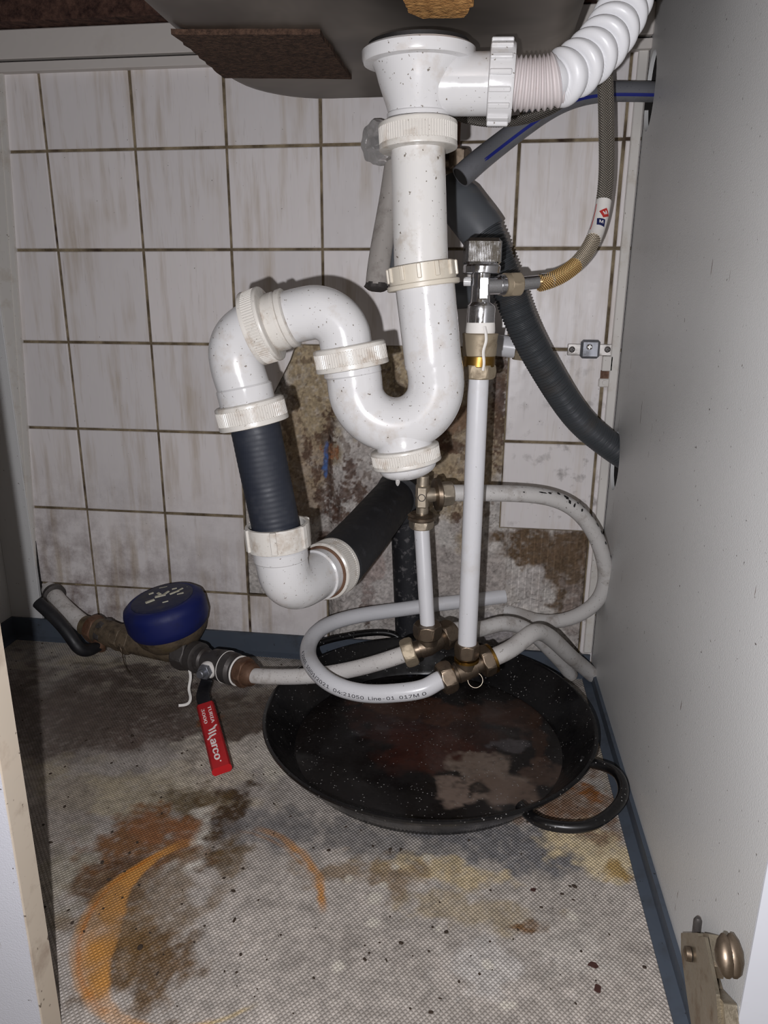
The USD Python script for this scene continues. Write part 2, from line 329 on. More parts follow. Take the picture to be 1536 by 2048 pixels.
for j in range(-2, 6):
    for i in range(-2, 7):
        c = cell(i, j, JOINT/2 + rng.uniform(-.0003, .0003)).intersection(zones)
        if (i, j) in hole_cells:
            c = c.intersection(left_bit) if (i, j) == (2, 2) else c.intersection(low_left) if (i, j) == (2, 5) else c.difference(hole.buffer(1e-4))
        if c.is_empty or c.area < 2e-5: continue
        m = tile_mesh(c, rng.uniform(-.0002, .0003))
        if m is not None: part(wall, 'tile', m, M['tile'], False)
# rough plaster in the hole: relief and stains
def blobs(P, col, spots, soft=3.2):
    hi = fbm(np.stack([P[:, 0]*230, P[:, 1]*230, 0*P[:, 0]], 1), 3, 77)
    for (cx, cz, rx, rz, c, s, ns, seed) in spots:
        q = np.stack([P[:, 0]*ns, P[:, 1]*ns, 0*P[:, 0] + seed], 1); w = fbm(q, 4, seed) - .5
        d = np.hypot((P[:, 0] - cx)/rx, (P[:, 1] - cz)/rz) + w*2.0
        a = (np.clip((1.15 - d)*soft, 0, 1)*s*np.clip(.35 + 1.3*hi, .3, 1))[:, None]; col[:] = col*(1 - a) + np.array(c)*a
xs, zs = np.arange(1.9*T, 6.14*T, .0012), np.arange(-.01, 3.85*T, .0012)
X, Zg = np.meshgrid(xs, zs); PP = np.stack([X.ravel(), Zg.ravel()], 1)
N3 = np.stack([PP[:, 0]*30, PP[:, 1]*30, 0*PP[:, 0]], 1); rough = fbm(N3, 5, 3); fine = fbm(N3*6, 3, 9)
col = np.zeros((len(PP), 3)); pw = lambda px, py: at(px, py, .008)[[0, 2]]
lightp, brown, rust, ochre = np.array(lin(196, 190, 184)), np.array(lin(150, 128, 98)), np.array(lin(92, 50, 34)), np.array(lin(160, 140, 104))
a = np.clip((rough - .42)*5, 0, 1)[:, None]; col[:] = lightp*(1 - a*.5) + np.array(lin(150, 138, 132))*a*.5
S = []
def spot(px, py, rx, ry, c, s=.9, ns=40, seed=1): x, z = pw(px, py); S.append((x, z, size(at(px, py, 0), rx), size(at(px, py, 0), ry), c, s, ns, seed))
spot(620, 790, 75, 150, lin(170, 152, 122), .95, 26, 2); spot(610, 930, 45, 110, lin(160, 140, 116), .7, 30, 5)
spot(800, 740, 150, 80, lin(172, 154, 124), .95, 26, 4); spot(930, 900, 80, 170, lin(162, 144, 116), .85, 30, 6)
spot(880, 830, 60, 60, lin(124, 98, 78), .9, 50, 7); spot(905, 960, 60, 50, lin(172, 152, 122), .7, 50, 3)
for k, (px, py, rx, ry) in enumerate([(655, 850, 12, 26), (645, 880, 22, 16), (660, 905, 16, 20), (656, 960, 10, 60), (640, 1000, 12, 24), (672, 1010, 10, 26), (690, 985, 12, 20), (718, 985, 14, 22), (632, 950, 8, 30), (672, 1030, 26, 18), (700, 940, 12, 26), (612, 900, 10, 26), (900, 895, 26, 14), (912, 1035, 10, 10), (880, 870, 20, 12), (1000, 800, 14, 120), (735, 1210, 14, 40), (648, 1080, 18, 14)]):
    spot(px, py, rx, ry, lin(86, 62, 50) if k != 2 else lin(150, 96, 62), .85, 260, 20 + k)
spot(648, 925, 5, 30, lin(70, 104, 160), .9, 100, 50); spot(648, 950, 4, 12, lin(70, 104, 160), .8, 100, 51)
spot(1098, 1100, 100, 52, lin(106, 87, 68), 1.0, 40, 60); spot(1130, 1150, 62, 80, lin(102, 84, 66), .95, 60, 61); spot(1060, 1180, 44, 40, lin(190, 184, 180), .8, 70, 70)
spot(1150, 1225, 40, 50, lin(150, 138, 132), .6, 60, 62); spot(760, 1150, 70, 90, lin(190, 182, 178), .6, 30, 63); spot(740, 1130, 30, 60, lin(150, 126, 118), .5, 60, 64)
spot(985, 1260, 60, 40, lin(140, 136, 140), .6, 60, 65); spot(1195, 1290, 9, 70, lin(88, 58, 44), .9, 60, 66)
blobs(PP, col, S)
h1 = fbm(np.stack([PP[:, 0]*420, PP[:, 1]*420, 0*PP[:, 0]], 1), 3, 12)[:, None]; h2 = fbm(np.stack([PP[:, 0]*150, PP[:, 1]*110, 0*PP[:, 0]], 1), 4, 14)[:, None]; h3 = fbm(np.stack([PP[:, 0]*46, PP[:, 1]*46, 0*PP[:, 0]], 1), 4, 15)[:, None]
col *= (.58 + .84*h1)*(.72 + .56*h2)
k_ = np.clip((h2 - .61)*14, 0, 1)*(.12 + .5*np.clip((PP[:, 1:] - .14)/.06, 0, 1)); col[:] = col*(1 - k_) + np.array(lin(94, 76, 62))*k_
k_ = np.clip(1 - np.abs(h3 - .5)/.010, 0, 1)*.55; col[:] = col*(1 - k_) + np.array(lin(74, 62, 54))*k_
comb = np.clip(np.sin(PP[:, 0]*2*np.pi/.0085) - .75, 0, 1)*4                       # ribs left in the tile adhesive
inb = ((PP[:, 0] > pw(1015, 1100)[0]) & (PP[:, 1] < (Z0 - 4)*T) & (PP[:, 1] > pw(1100, 1225)[1]))[:, None]
col = np.where(inb, col*(1 + .35*comb[:, None]), col)
dep = .0165 - .0060*rough - .0030*fine - .0012*(h1[:, 0] - .5)
groove = np.exp(-((PP[:, 0] - pw(650, 950)[0])/.006)**2)*np.clip((pw(650, 800)[1] - PP[:, 1])/.02, 0, 1)*.008
ridge = np.exp(-((PP[:, 0] - pw(686, 950)[0])/.009)**2)*np.clip((pw(650, 830)[1] - PP[:, 1])/.03, 0, 1)*.006
pit = sum(.008*np.exp(-(((PP[:, 0] - pw(x_, y_)[0])/.005)**2 + ((PP[:, 1] - pw(x_, y_)[1])/.007)**2)) for x_, y_ in ((650, 880), (660, 845), (672, 1022), (632, 1005)))
dep = dep + groove - ridge + pit + .0016*inb[:, 0]*(1 - comb*.6)
bright = np.clip((rough - .5)*4, 0, 1)*np.clip((.012 - dep)*300, 0, 1)
V = np.stack([PP[:, 0], dep, PP[:, 1]], 1)
f = grid_faces(len(zs), len(xs), False)
part(wall, 'plaster', trimesh.Trimesh(V, f, process=False), M['plaster'], True, 'rough brown and grey plaster with rust holes', color=col)
part(wall, 'masonry', box((XL - .05, .03, -.05), (XR + .1, .06, TOPZ + .05)), M['grout'], False)

# side panels, floor, worktop
xq = lambda px, py, y=0.0: at(px, py, y)[0]
pan_r = thing('wall_right', 'white laminate right side panel with scratches and dark specks', 'wall', kind='structure')
hz1, hz2 = atx(1292, 185, XR), atx(1226, 905, XR)
def panel_yz(x0, x1, holes):
    out = Polygon([(-.0015, -.03), (-.0015, TOPZ), (YF, TOPZ), (YF, -.03)])
    for h in holes: out = out.difference(h)
    m = trimesh.creation.extrude_polygon(out, x1 - x0, engine='earcut'); v = m.vertices
    return trimesh.Trimesh(np.stack([x0 + v[:, 2], v[:, 0], v[:, 1]], 1), m.faces, process=False)
def ell(y, z, ry, rz):
    t = np.linspace(0, 2*np.pi, 28, endpoint=False); return Polygon(np.stack([y + ry*np.cos(t), z + rz*np.sin(t)], 1))
part(pan_r, 'panel', panel_yz(XR, XR + .004, [ell(-.022, hz1[2] - .004, .022, .036), ell(-.026, hz2[2] - .006, .024, .034)]), M['panel'], 30)
part(pan_r, 'cavity', box((XR + .0002, -.0012, .02), (XR + .058, .0018, TOPZ)), M['dark_gap'], False)
part(pan_r, 'cavity', box((XR + .055, -.09, .02), (XR + .06, .02, TOPZ)), M['dark_gap'], False)
part(pan_r, 'outer_skin', box((XR + .004, YF, -.03), (XR + .016, -.095, TOPZ)), M['panel'], 30)
part(pan_r, 'cavity', box((XR + .016, -.094, .02), (XR + .06, -.09, TOPZ)), M['dark_gap'], False)
part(pan_r, 'edge_band', box((XR - .0004, YF - .0012, -.03), (XR + .0165, YF, TOPZ)), M['edge_white'], 30, 'white edge band on the front edge')
ps = thing('trim_1', 'narrow white corner strip between the tiles and the right panel', 'trim', kind='structure')
part(ps, 'strip', box((6.055*T, -.004, .03), (XR - .0014, .0015, TOPZ), .001), M['strip'], 30)
pan_l = thing('wall_left', 'white left side panel of the cabinet behind the front panel', 'wall', kind='structure')
part(pan_l, 'panel', box((XL - .016, YF, -.03), (XL, -.0015, TOPZ), .0005), M['panel'], 30)
sl = thing('trim_2', 'white wedge-shaped strip and board in the left back corner with a dark gap', 'trim', kind='structure')
xa, xb, xg = at(15, 300, -.004), at(75, 1180, -.004), at(40, 900, -.006)[0]
def edge_x(z): return xa[0] + (xb[0] - xa[0])*(xa[2] - z)/(xa[2] - xb[2])
zt = (Z0 + .9)*T
part(sl, 'strip', extrude(Polygon([(xg + .0012, .02), (xg + .0012, zt), (edge_x(zt), zt), (edge_x(.02), .02)]), -.004, .002), M['strip'], 30)
part(sl, 'bead', extrude(Polygon([(edge_x(.06) - .008, .06), (edge_x(zt) - .008, zt), (edge_x(zt) - .0065, zt), (edge_x(.06) - .0065, .06)]), -.0052, .002), M['strip'], 30)
part(sl, 'board', box((XL, -.006, .0), (xg - .0012, .002, zt), .0005), M['panel'], 30)
part(sl, 'dark_gap', box((xg - .0012, -.001, .0), (xg + .0012, .002, zt)), M['dark_gap'], False)
rail = thing('trim_3', 'white rail under the worktop along the top of the tiles', 'trim', kind='structure')
zb = lambda k: (Z0 + k)*T
part(rail, 'rail', box((XL, -.012, zb(.845)), (XR, .002, zb(1.11)), .001), M['rail'], 30)
part(rail, 'lower_strip', box((XL, -.010, zb(.735)), (XR, .002, zb(.822)), .0006), M['rail'], 30)
part(rail, 'slot', box((XL, -.004, zb(.815)), (XR, .002, zb(.85))), M['dark_gap'], False)
solo('beam', box((XL, -.030, zb(1.12)), (XR, .002, zb(1.33)), .001), M['board'], 'dark brown chipboard beam above the white rail, left of the sink', 'beam', 30, kind='structure')
solo('ceiling', box((XL - .02, YF - .02, TOPZ), (XR + .02, .03, TOPZ + .03)), M['board'], 'dark brown underside of the worktop', 'worktop', 30, kind='structure')
# floor with stains, colours laid out in floor coordinates
xs, ys = np.arange(XL, XR + .001, .0017), np.arange(YF, .001, .0017)
X, Y = np.meshgrid(xs, ys); PP = np.stack([X.ravel(), Y.ravel()], 1)
col = np.zeros((len(PP), 3)) + np.array(lin(184, 176, 168))
q = np.stack([PP[:, 0]*14, PP[:, 1]*14, 0*PP[:, 0]], 1); n1 = fbm(q, 5, 31)[:, None]; n2 = fbm(q*5, 4, 33)[:, None]
col *= (.74 + .42*n1)*(.8 + .4*n2)
S = []
def fspot(px, py, rx, ry, c, s=.85, ns=30, seed=1): p = atz(px, py, 0); S.append((p[0], p[1], rx, ry, c, s, ns, seed))
L = lin
fspot(300, 1400, .20, .085, L(104, 90, 82), .95, 22, 101); fspot(120, 1420, .12, .12, L(100, 88, 80), .9, 20, 102); fspot(470, 1440, .06, .07, L(104, 90, 78), .85, 30, 103)
fspot(330, 1320, .11, .016, L(196, 186, 170), .8, 60, 104); fspot(180, 1325, .06, .012, L(170, 158, 136), .7, 60, 105)
fspot(150, 1570, .07, .035, L(168, 156, 134), .8, 40, 106); fspot(280, 1590, .08, .03, L(178, 166, 142), .85, 40, 107)
fspot(480, 1520, .06, .032, L(222, 214, 198), .9, 50, 108); fspot(530, 1490, .035, .03, L(220, 212, 200), .85, 50, 109); fspot(400, 1560, .05, .022, L(206, 196, 176), .8, 50, 110)
fspot(115, 1650, .035, .06, L(150, 140, 130), .7, 40, 111); fspot(100, 1780, .03, .05, L(150, 142, 120), .6, 40, 112)
fspot(440, 1640, .025, .045, L(70, 50, 26), .95, 70, 113); fspot(390, 1600, .03, .02, L(96, 78, 50), .8, 70, 114); fspot(455, 1700, .018, .03, L(110, 88, 56), .7, 70, 115)
fspot(395, 1670, .014, .04, L(214, 208, 196), .8, 60, 116)
fspot(290, 1690, .05, .045, L(128, 88, 52), .95, 60, 117); fspot(220, 1760, .028, .03, L(92, 62, 38), .9, 70, 118); fspot(330, 1660, .03, .02, L(146, 98, 64), .8, 60, 119)
fspot(290, 1820, .05, .05, L(126, 106, 82), .7, 60, 120); fspot(310, 1930, .038, .035, L(104, 80, 52), .9, 80, 121); fspot(250, 1880, .03, .03, L(120, 92, 56), .7, 80, 122)
fspot(560, 1650, .05, .03, L(128, 125, 124), .8, 60, 123); fspot(700, 1680, .09, .022, L(128, 125, 124), .8, 60, 124); fspot(1000, 1690, .08, .026, L(118, 117, 120), .85, 60, 125); fspot(1130, 1690, .05, .03, L(128, 126, 128), .8, 60, 126)
fspot(900, 1745, .05, .014, L(204, 184, 146), .85, 70, 127); fspot(760, 1750, .06, .02, L(136, 112, 82), .7, 70, 128); fspot(940, 1820, .05, .018, L(172, 156, 128), .7, 70, 129)
fspot(1165, 1680, .03, .03, L(222, 202, 164), .95, 60, 130); fspot(1220, 1720, .03, .022, L(220, 202, 166), .95, 60, 131); fspot(1237, 1748, .011, .012, L(168, 134, 70), .8, 90, 132)
fspot(1150, 1600, .04, .05, L(132, 104, 84), .85, 80, 133); fspot(1185, 1585, .018, .012, L(140, 84, 30), .9, 120, 134); fspot(1100, 1625, .05, .02, L(128, 96, 74), .7, 90, 135)
fspot(1190, 1470, .01, .07, L(170, 158, 140), .8, 90, 136); fspot(1060, 1852, .012, .006, L(110, 76, 36), .9, 150, 137); fspot(1140, 1900, .03, .02, L(196, 190, 182), .6, 90, 138)
fspot(980, 1930, .035, .02, L(200, 196, 192), .6, 70, 139); fspot(700, 1560, .02, .02, L(170, 150, 120), .6, 70, 140); fspot(420, 1440, .012, .012, L(124, 76, 40), .8, 90, 141)
blobs(PP, col, S, 2.0)
h1 = fbm(np.stack([PP[:, 0]*260, PP[:, 1]*260, 0*PP[:, 0]], 1), 3, 41)[:, None]; h2 = fbm(np.stack([PP[:, 0]*60, PP[:, 1]*90, 0*PP[:, 0]], 1), 5, 43)[:, None]
col *= .66 + .68*h1
back = np.clip((PP[:, 1:] + .17)/.08, 0, 1)*np.clip((.32 - PP[:, :1])/.08, 0, 1); k_ = np.clip((h2 - .54)*9, 0, 1)*.55*back; col[:] = col*(1 - k_) + np.array(lin(190, 180, 164))*k_
k_ = np.clip((.40 - h2)*9, 0, 1)*.5*np.clip(back + .25, 0, 1); col[:] = col*(1 - k_) + np.array(lin(70, 58, 46))*k_
def arc(cx, cy, px_edge, th0, th1, w, c, s, seed, wob=.006, fat=None):
    """ring left by a can: part of a circle round (cx, cy)"""
    o = atz(cx, cy, 0); r = np.linalg.norm((atz(*px_edge, 0) - o)[:2]); d = PP - o[:2]; th = np.degrees(np.arctan2(d[:, 1], d[:, 0])) % 360
    nz = fbm(np.stack([PP[:, 0]*45, PP[:, 1]*45, 0*PP[:, 0] + seed], 1), 4, seed) - .5
    ww = w if fat is None else w + fat*np.exp(-((((th - 195 + 180) % 360) - 180)/38)**2)
    off = np.hypot(*d.T) - r + ww*.5 + nz*wob*2; rad = np.clip((ww*.5 - np.abs(off))/.0022 + .5, 0, 1)
    span = (th - th0) % 360; tot = (th1 - th0) % 360; ang = np.clip(np.minimum(span, tot - span)/9, 0, 1)*(span < tot)
    a = (rad*ang*s*np.clip(.75 + nz*1.5, .3, 1))[:, None]; col[:] = col*(1 - a) + np.array(c)*a
arc(400, 1840, (158, 1850), 112, 298, .008, lin(202, 144, 74), .95, 7, .004, .026)
arc(400, 1840, (166, 1850), 130, 250, .003, lin(190, 112, 30), .8, 8, .003)
arc(400, 1840, (165, 1850), 285, 318, .0025, lin(206, 178, 110), .7, 9, .003)
arc(390, 1830, (650, 1770), 8, 82, .006, lin(196, 134, 58), .85, 10, .004); arc(390, 1830, (628, 1770), 20, 90, .002, lin(190, 130, 62), .6, 11, .003)
for (px, py, r) in [(697, 1758, .0042), (750, 1795, .0066), (766, 1769, .0042), (745, 1845, .0056), (675, 1935, .0048), (875, 1857, .0028), (975, 1930, .005), (855, 1715, .004), (1145, 1833, .005), (1010, 2010, .004), (1025, 2008, .003), (790, 1735, .0036)]:
    p = atz(px, py, 0); nz = fbm(np.stack([PP[:, 0]*160, PP[:, 1]*160, 0*PP[:, 0]], 1), 3, 5) - .5
    a = np.clip((r - np.hypot(PP[:, 0] - p[0], PP[:, 1] - p[1]) + nz*.004)/.0012, 0, 1)[:, None]*.6; col[:] = col*(1 - a) + np.array(lin(218, 212, 198))*a
zz = .0006*(n1[:, 0] - .5)
fl = thing('floor', 'stained silver embossed liner on the cabinet floor with an orange can ring', 'floor', kind='structure')
part(fl, 'liner', trimesh.Trimesh(np.stack([PP[:, 0], PP[:, 1], zz], 1), grid_faces(len(ys), len(xs), False), process=False), M['liner'], True, color=np.clip(col, .01, .95))
part(fl, 'base_board', box((XL, YF, -.03), (XR, 0, -.0012)), M['board'], False)
# slate blue upstand round the liner
def upstand(name, label, p, q, inward, h=.018, w=.012):
    t = thing(name, label, 'trim', kind='structure'); p, q, i = map(np.array, (p, q, inward)); up = np.array([0, 0, 1.])
    def bar(a0, a1, z0, z1):
        pts = [e + i*a + up*z for e in (p, q) for a in (a0, a1) for z in (z0, z1)]; return trimesh.convex.convex_hull(np.array(pts))
    part(t, 'upstand', bar(0, .0035, 0, h), M['trim_blue'], 20); part(t, 'flange', trimesh.convex.convex_hull(np.array([e + i*a + up*z for e in (p, q) for a, z in ((.0035, 0), (.0035, .0045), (w, 0), (w, .0012))])), M['trim_blue'], 20)
upstand('trim_4', 'slate blue plastic upstand along the right edge of the cabinet floor', (XR - .0002, YF, 0.), (XR - .0002, -.006, 0.), (-1., 0, 0))
upstand('trim_5', 'slate blue plastic upstand along the back edge of the cabinet floor', (XL, -.0065, 0.), (XR - .004, -.0065, 0.), (0, -1., 0), .03, .010)
upstand('trim_6', 'slate blue plastic upstand along the left edge of the cabinet floor', (XL + .0002, YF, 0.), (XL + .0002, -.010, 0.), (1., 0, 0), .03, .010)
fp = thing('front_panel', 'white front panel at far left with a dirty raw beige edge', 'cabinet panel', kind='structure')
xe = 2.385*T
part(fp, 'face', box((-.25, YF - .0165, -.05), (xe - .0012, YF, TOPZ)), M['door'], 20)
part(fp, 'raw_edge', box((xe - .0012, YF - .016, -.05), (xe, YF, TOPZ)), M['edge'], 20, 'dirty beige raw edge')

# ================================================================ SINK
sk = thing('sink', 'dull stainless steel sink bowl seen from below with brown pads', 'sink', (3.95*T, -.29, zb(.22)))
ZB = zb(.16); bx0, bx1, by0, by1 = 2.49*T, 5.29*T, -.50, -.088
def rrect(x0, x1, y0, y1, r, n=10):
    t = np.linspace(0, np.pi/2, n); out = []
    for cx, cy, a in ((x1 - r, y1 - r, 0), (x0 + r, y1 - r, 90), (x0 + r, y0 + r, 180), (x1 - r, y0 + r, 270)):
        out += [(cx + r*math.cos(u + math.radians(a)), cy + r*math.sin(u + math.radians(a))) for u in t]
    return np.array(out)
rings = []
rf_ = .026
for k in range(9):                                    # rounded foot of the bowl
    u = k/8*np.pi/2; ins = rf_*(1 - math.sin(u)); z = ZB + rf_*(1 - math.cos(u))
    p = rrect(bx0 + ins, bx1 - ins, by0 + ins, by1 - ins, .085 - ins*.8); rings.append(np.c_[p, np.full(len(p), z)])
p = rrect(bx0 - .006, bx1 + .006, by0 - .006, by1 + .006, .09); rings.append(np.c_[p, np.full(len(p), TOPZ)])
p0_ = rings[0].copy()
for sc, dz in ((.55, 0.0),):
    c0 = np.array([4.25*T, -.30]); q = p0_.copy(); q[:, :2] = c0 + (q[:, :2] - c0)*sc; rings.insert(0, q)
V = np.vstack(rings + [np.array([[4.25*T, -.30, ZB]])]); nr, nc = len(rings), len(rings[0]); f = grid_faces(nr, nc)
j = np.arange(nc); f = np.vstack([f, np.stack([(j + 1) % nc, j, 0*j + len(V) - 1], 1)])
part(sk, 'bowl', trimesh.Trimesh(V, f, process=False), M['steel'], 40)
def pad(name, px, mat, label, seed, t=.0035, z=ZB):
    pts = np.array([atz(a, b, z)[:2] for a, b in px]); n = []
    for a, b in zip(pts, np.roll(pts, -1, 0)):
        for u in np.linspace(0, 1, 14, endpoint=False): n.append(a + (b - a)*u)
    n = np.array(n); n += (noise(np.c_[n*260, 0*n[:, 0] + seed], seed) - .5)[:, None]*.002
    m = trimesh.creation.extrude_polygon(Polygon(n).buffer(0), t, engine='earcut'); m.apply_translation((0, 0, z - t)); part(sk, name, m, mat, False, label)
pad('sound_pad', [(345, 58), (640, 58), (702, 149), (446, 147)], M['pad'], 'rust brown square pad', 3)
pad('sound_pad', [(812, 0), (820, 14), (845, 25), (930, 24), (945, 0), (950, -40), (800, -40)], M['pad_tan'], 'torn tan pad', 5)

# ================================================================ DRAIN (axis about 0.30 m from the wall)
Y = -.30
A = lambda px, py, y=Y: at(px, py, y)
def seg(px0, px1, y0=Y, y1=None):
    a, b = at(*px0, y0), at(*px1, y0 if y1 is None else y1); return a, b - a, np.linalg.norm(b - a)
c_top, c_bot = A(836, 98), A(836, 240)
cx, cy_ = (c_top[0] + c_bot[0])/2, Y
bs = thing('basket_strainer', 'white plastic basket strainer body bolted under the sink with a side outlet', 'drain', (cx, cy_, c_bot[2]))
ax = np.array([0.012, .07, -1.]); rfl = size(c_top, 228)/2; zf = c_top[2]; H = zf - c_bot[2]
rb, rt = size(c_bot, 122)/2, size(c_top, 172)/2
P0 = np.array([cx, cy_, zf])
part(bs, 'body', lathe(P0, ax, [(0, rfl*.95), (.0015, rfl), (.0065, rfl), (.0085, rfl*.97), (.009, rt*1.08), (.014, rt), (H*.45, rt*.95), (H*.75, rb*1.09), (H*.88, rb*1.0), (H*.9, rb*1.04), (H*.96, rb*1.04), (H*.97, rb*.97), (H + .004, rb*.95)], 72), M['white'], 30)
part(bs, 'gasket', lathe(P0 - ax*.0035, ax, [(0, rfl*.84), (.0005, rfl*.88), (.0033, rfl*.88), (.0035, rfl*.86)], 64), M['gasket'], 30, 'black rubber gasket')
o0, o1 = A(905, 168), A(985, 167); od = unit(o1 - o0); ro = size(o1, 113)/2
oc = np.array([cx, cy_, o0[2]])
part(bs, 'side_outlet', lathe(oc, od, [(0, ro), (.062, ro), (.0625, ro*1.04), (np.linalg.norm(o1 - oc), ro*1.04)], 56), M['white'], 30)
n0, n1 = A(977, 166), A(1027, 166); rn = size(n0, 148)/2
part(bs, 'union_nut', winged(n0, n1 - n0, rn*.96, np.linalg.norm(n1 - n0), 16, .0022, np.linalg.norm(n1 - n0)*.86), M['white'], 30)
p = A(790, 170); 
for k, (dx, dz) in enumerate([(0, 0)]): pass

oh = thing('overflow_hose', 'white corrugated overflow hose rising from the strainer to the right', 'hose', A(1030, 168))
hp = [A(1026, 167), A(1050, 168), A(1085, 166), A(1118, 158), A(1150, 140, -.297), A(1185, 110, -.292), A(1218, 70, -.285), A(1243, 25, -.278), A(1262, -30, -.27), A(1275, -90, -.262)]
r1 = size(hp[0], 100)/2; r2 = size(hp[6], 100)/2
cc, LL = spline(hp, 400); sp_ = size(hp[2], 88)
ri = np.where(np.linspace(0, LL, 400) <= sp_)[0]
f1 = tube(cc[:ri[-1] + 2], lambda s, t: r1*(.94 + .06*np.cos(2*np.pi*s/.0034)), 40, 260)
part(oh, 'fine_corrugation', f1, M['hose_pink'], 50, 'faintly pink fine corrugated section')
w = .0117
def wide(s, t):
    u = ((s + .16*.03*np.cos(t))/w) % 1; return r2*(.76 + .31*np.clip(np.sin(np.pi*np.clip(u/.9, 0, 1)**.75), 0, 1)**.7)
part(oh, 'wide_corrugation', tube(cc[ri[-1] - 2:], wide, 44, 420), M['hose_white'], 50)

tr = thing('sink_trap', 'white plastic bottle-neck S trap with ribbed ring nuts below the sink strainer', 'trap', A(812, 960))
def ringnut(pxa, pxb, w, mat=M['white2'], nm='ring_nut', y=Y, par=tr, ribs=84, **k):
    a, d, l = seg(pxa, pxb, y); return part(par, nm, knurl(a, d, size(a, w)/2, l, ribs, **k), mat, 30)
a, b = A(834, 240), A(842.5, 534)
part(tr, 'tailpipe', lathe(a, b - a, [(0, size(a, 108)/2), (np.linalg.norm(b - a) - .001, size(b, 108)/2), (np.linalg.norm(b - a), size(b, 105)/2)], 56), M['stained_white'], 30)
ringnut((835.5, 245), (836.5, 301), 159, flare=-.0004)
a, d, l = seg((842, 528), (847.5, 575)); part(tr, 'slip_nut', [winged(a, d, size(a, 135)/2, l*.98, 12, .0016, l*.62), lathe(a + unit(d)*l*.78, d, [(0, size(a, 143)/2), (.0006, size(a, 147)/2), (l*.2, size(a, 147)/2), (l*.23, size(a, 143)/2)], 56)], M['cream'], 30, 'cream slip nut')
# U bend
leg = [A(849.5, 568), A(868, 742)]
rl = size(leg[0], 119)/2
part(tr, 'inlet_leg', lathe(leg[0], leg[1] - leg[0], [(0, rl*.98), (.002, rl), (np.linalg.norm(leg[1] - leg[0])*.93, rl*.985), (np.linalg.norm(leg[1] - leg[0])*.96, rl*.94), (np.linalg.norm(leg[1] - leg[0]), rl*.94)], 56), M['white'], 30)
ub = [A(866, 720), A(871.5, 752)] + [A(791 + 81*math.cos(t), 768 + 82*math.sin(t)) for t in np.radians([15, 35, 55, 75, 90, 105, 125, 145, 165])] + [A(709.5, 762), A(706, 742)]
rub = size(ub[0], 113)/2
part(tr, 'u_bend', tube(ub, rub, 48, 110), M['white'], 40)
a, d, l = seg((706.5, 752), (702, 722)); part(tr, 'outlet_socket', lathe(a, d, [(0, rub*.98), (.0015, rub*1.05), (.006, rub*1.03), (l, rub*1.02)], 56), M['white'], 30)
a, d, l = seg((803, 840), (811, 905)); part(tr, 'cleanout_neck', lathe(a, d, [(0, rub*.8), (l*.5, rub*.98), (l*.72, rub*1.03), (l, rub*1.03)], 56), M['white'], 30)
a, d, l = seg((808.5, 893), (814.5, 928)); part(tr, 'cleanout_cap', knurl(a, d, size(a, 138)/2, l, 84), M['white2'], 30)
a2 = a + d; rr = size(a, 138)/2; part(tr, 'cap_dome', lathe(a2 - unit(d)*.0005, d, [(0, rr*.95), (.0015, rr*.9), (.002, rr*.84)] + [(.002 + .0105*math.sin(u), rr*.84*math.cos(u)) for u in np.linspace(.05, 1.5, 9)], 56), M['white'], 40)
ringnut((697.5, 690), (706, 737), 147)
sb = [A(700, 712), A(692, 690)] + [A(629 + 62*math.cos(t), 688 - 63*math.sin(t)) for t in np.radians([14, 32, 50, 70, 90, 106])] + [A(588, 633), A(548, 646), A(520, 656)]
rs = size(sb[3], 105)/2
part(tr, 's_bend', tube(sb, rs, 48, 110), M['white'], 40)
a, d, l = seg((583, 634), (542, 648)); part(tr, 'socket', lathe(a, d, [(0, rs*1.0), (.0012, rs*1.13), (.005, rs*1.13), (.0065, rs*1.03), (l*.5, rs*1.12), (l*.85, rs*1.12), (l, rs*1.05)], 56), M['white2'], 30)
ringnut((543, 646), (505, 659), 150, flare=-.0005)
el = [A(530, 651), A(508, 660), A(487, 674), A(473, 698), A(474, 730), A(483, 762), A(491, 785)]
re_ = size(el[0], 112)/2
part(tr, 'elbow', tube(el, lambda s, t: re_*(1.02 - .05*np.clip(s/.04, 0, 1)), 48, 90), M['white'], 40)
a, d, l = seg((487, 771), (497, 812)); part(tr, 'elbow_socket', lathe(a, d, [(0, re_*.97), (.0015, re_*1.03), (l*.85, re_*1.03), (l, re_*.98)], 56), M['white'], 30)
ringnut((497.5, 803), (509.5, 850), 141)
dp = solo('water_drop', lathe(A(795.5, 958, -.318), (0, 0, -1), [(0, .0012), (.001, .0017), (.003, .0017), (.0048, .001), (.0056, .0002)], 20), M['acrylic'], 'water drop hanging from the trap cleanout cap', 'water drop', 50)

wh = thing('waste_hose', 'black rubber waste hose hanging from the trap elbow', 'hose', A(550, 1055))
bt = [A(509.8, 851), A(512.5, 863), A(527, 935), A(541, 1000), A(553, 1062)]
r0 = size(bt[1], 99)/2
part(wh, 'hose', tube(bt, lambda s, t: r0*(1 + .0035*np.cos(2*np.pi*s/.0042)*np.clip((t - .0)*0 + 1, 0, 1)), 44, 200), M['black_rubber'], 50)

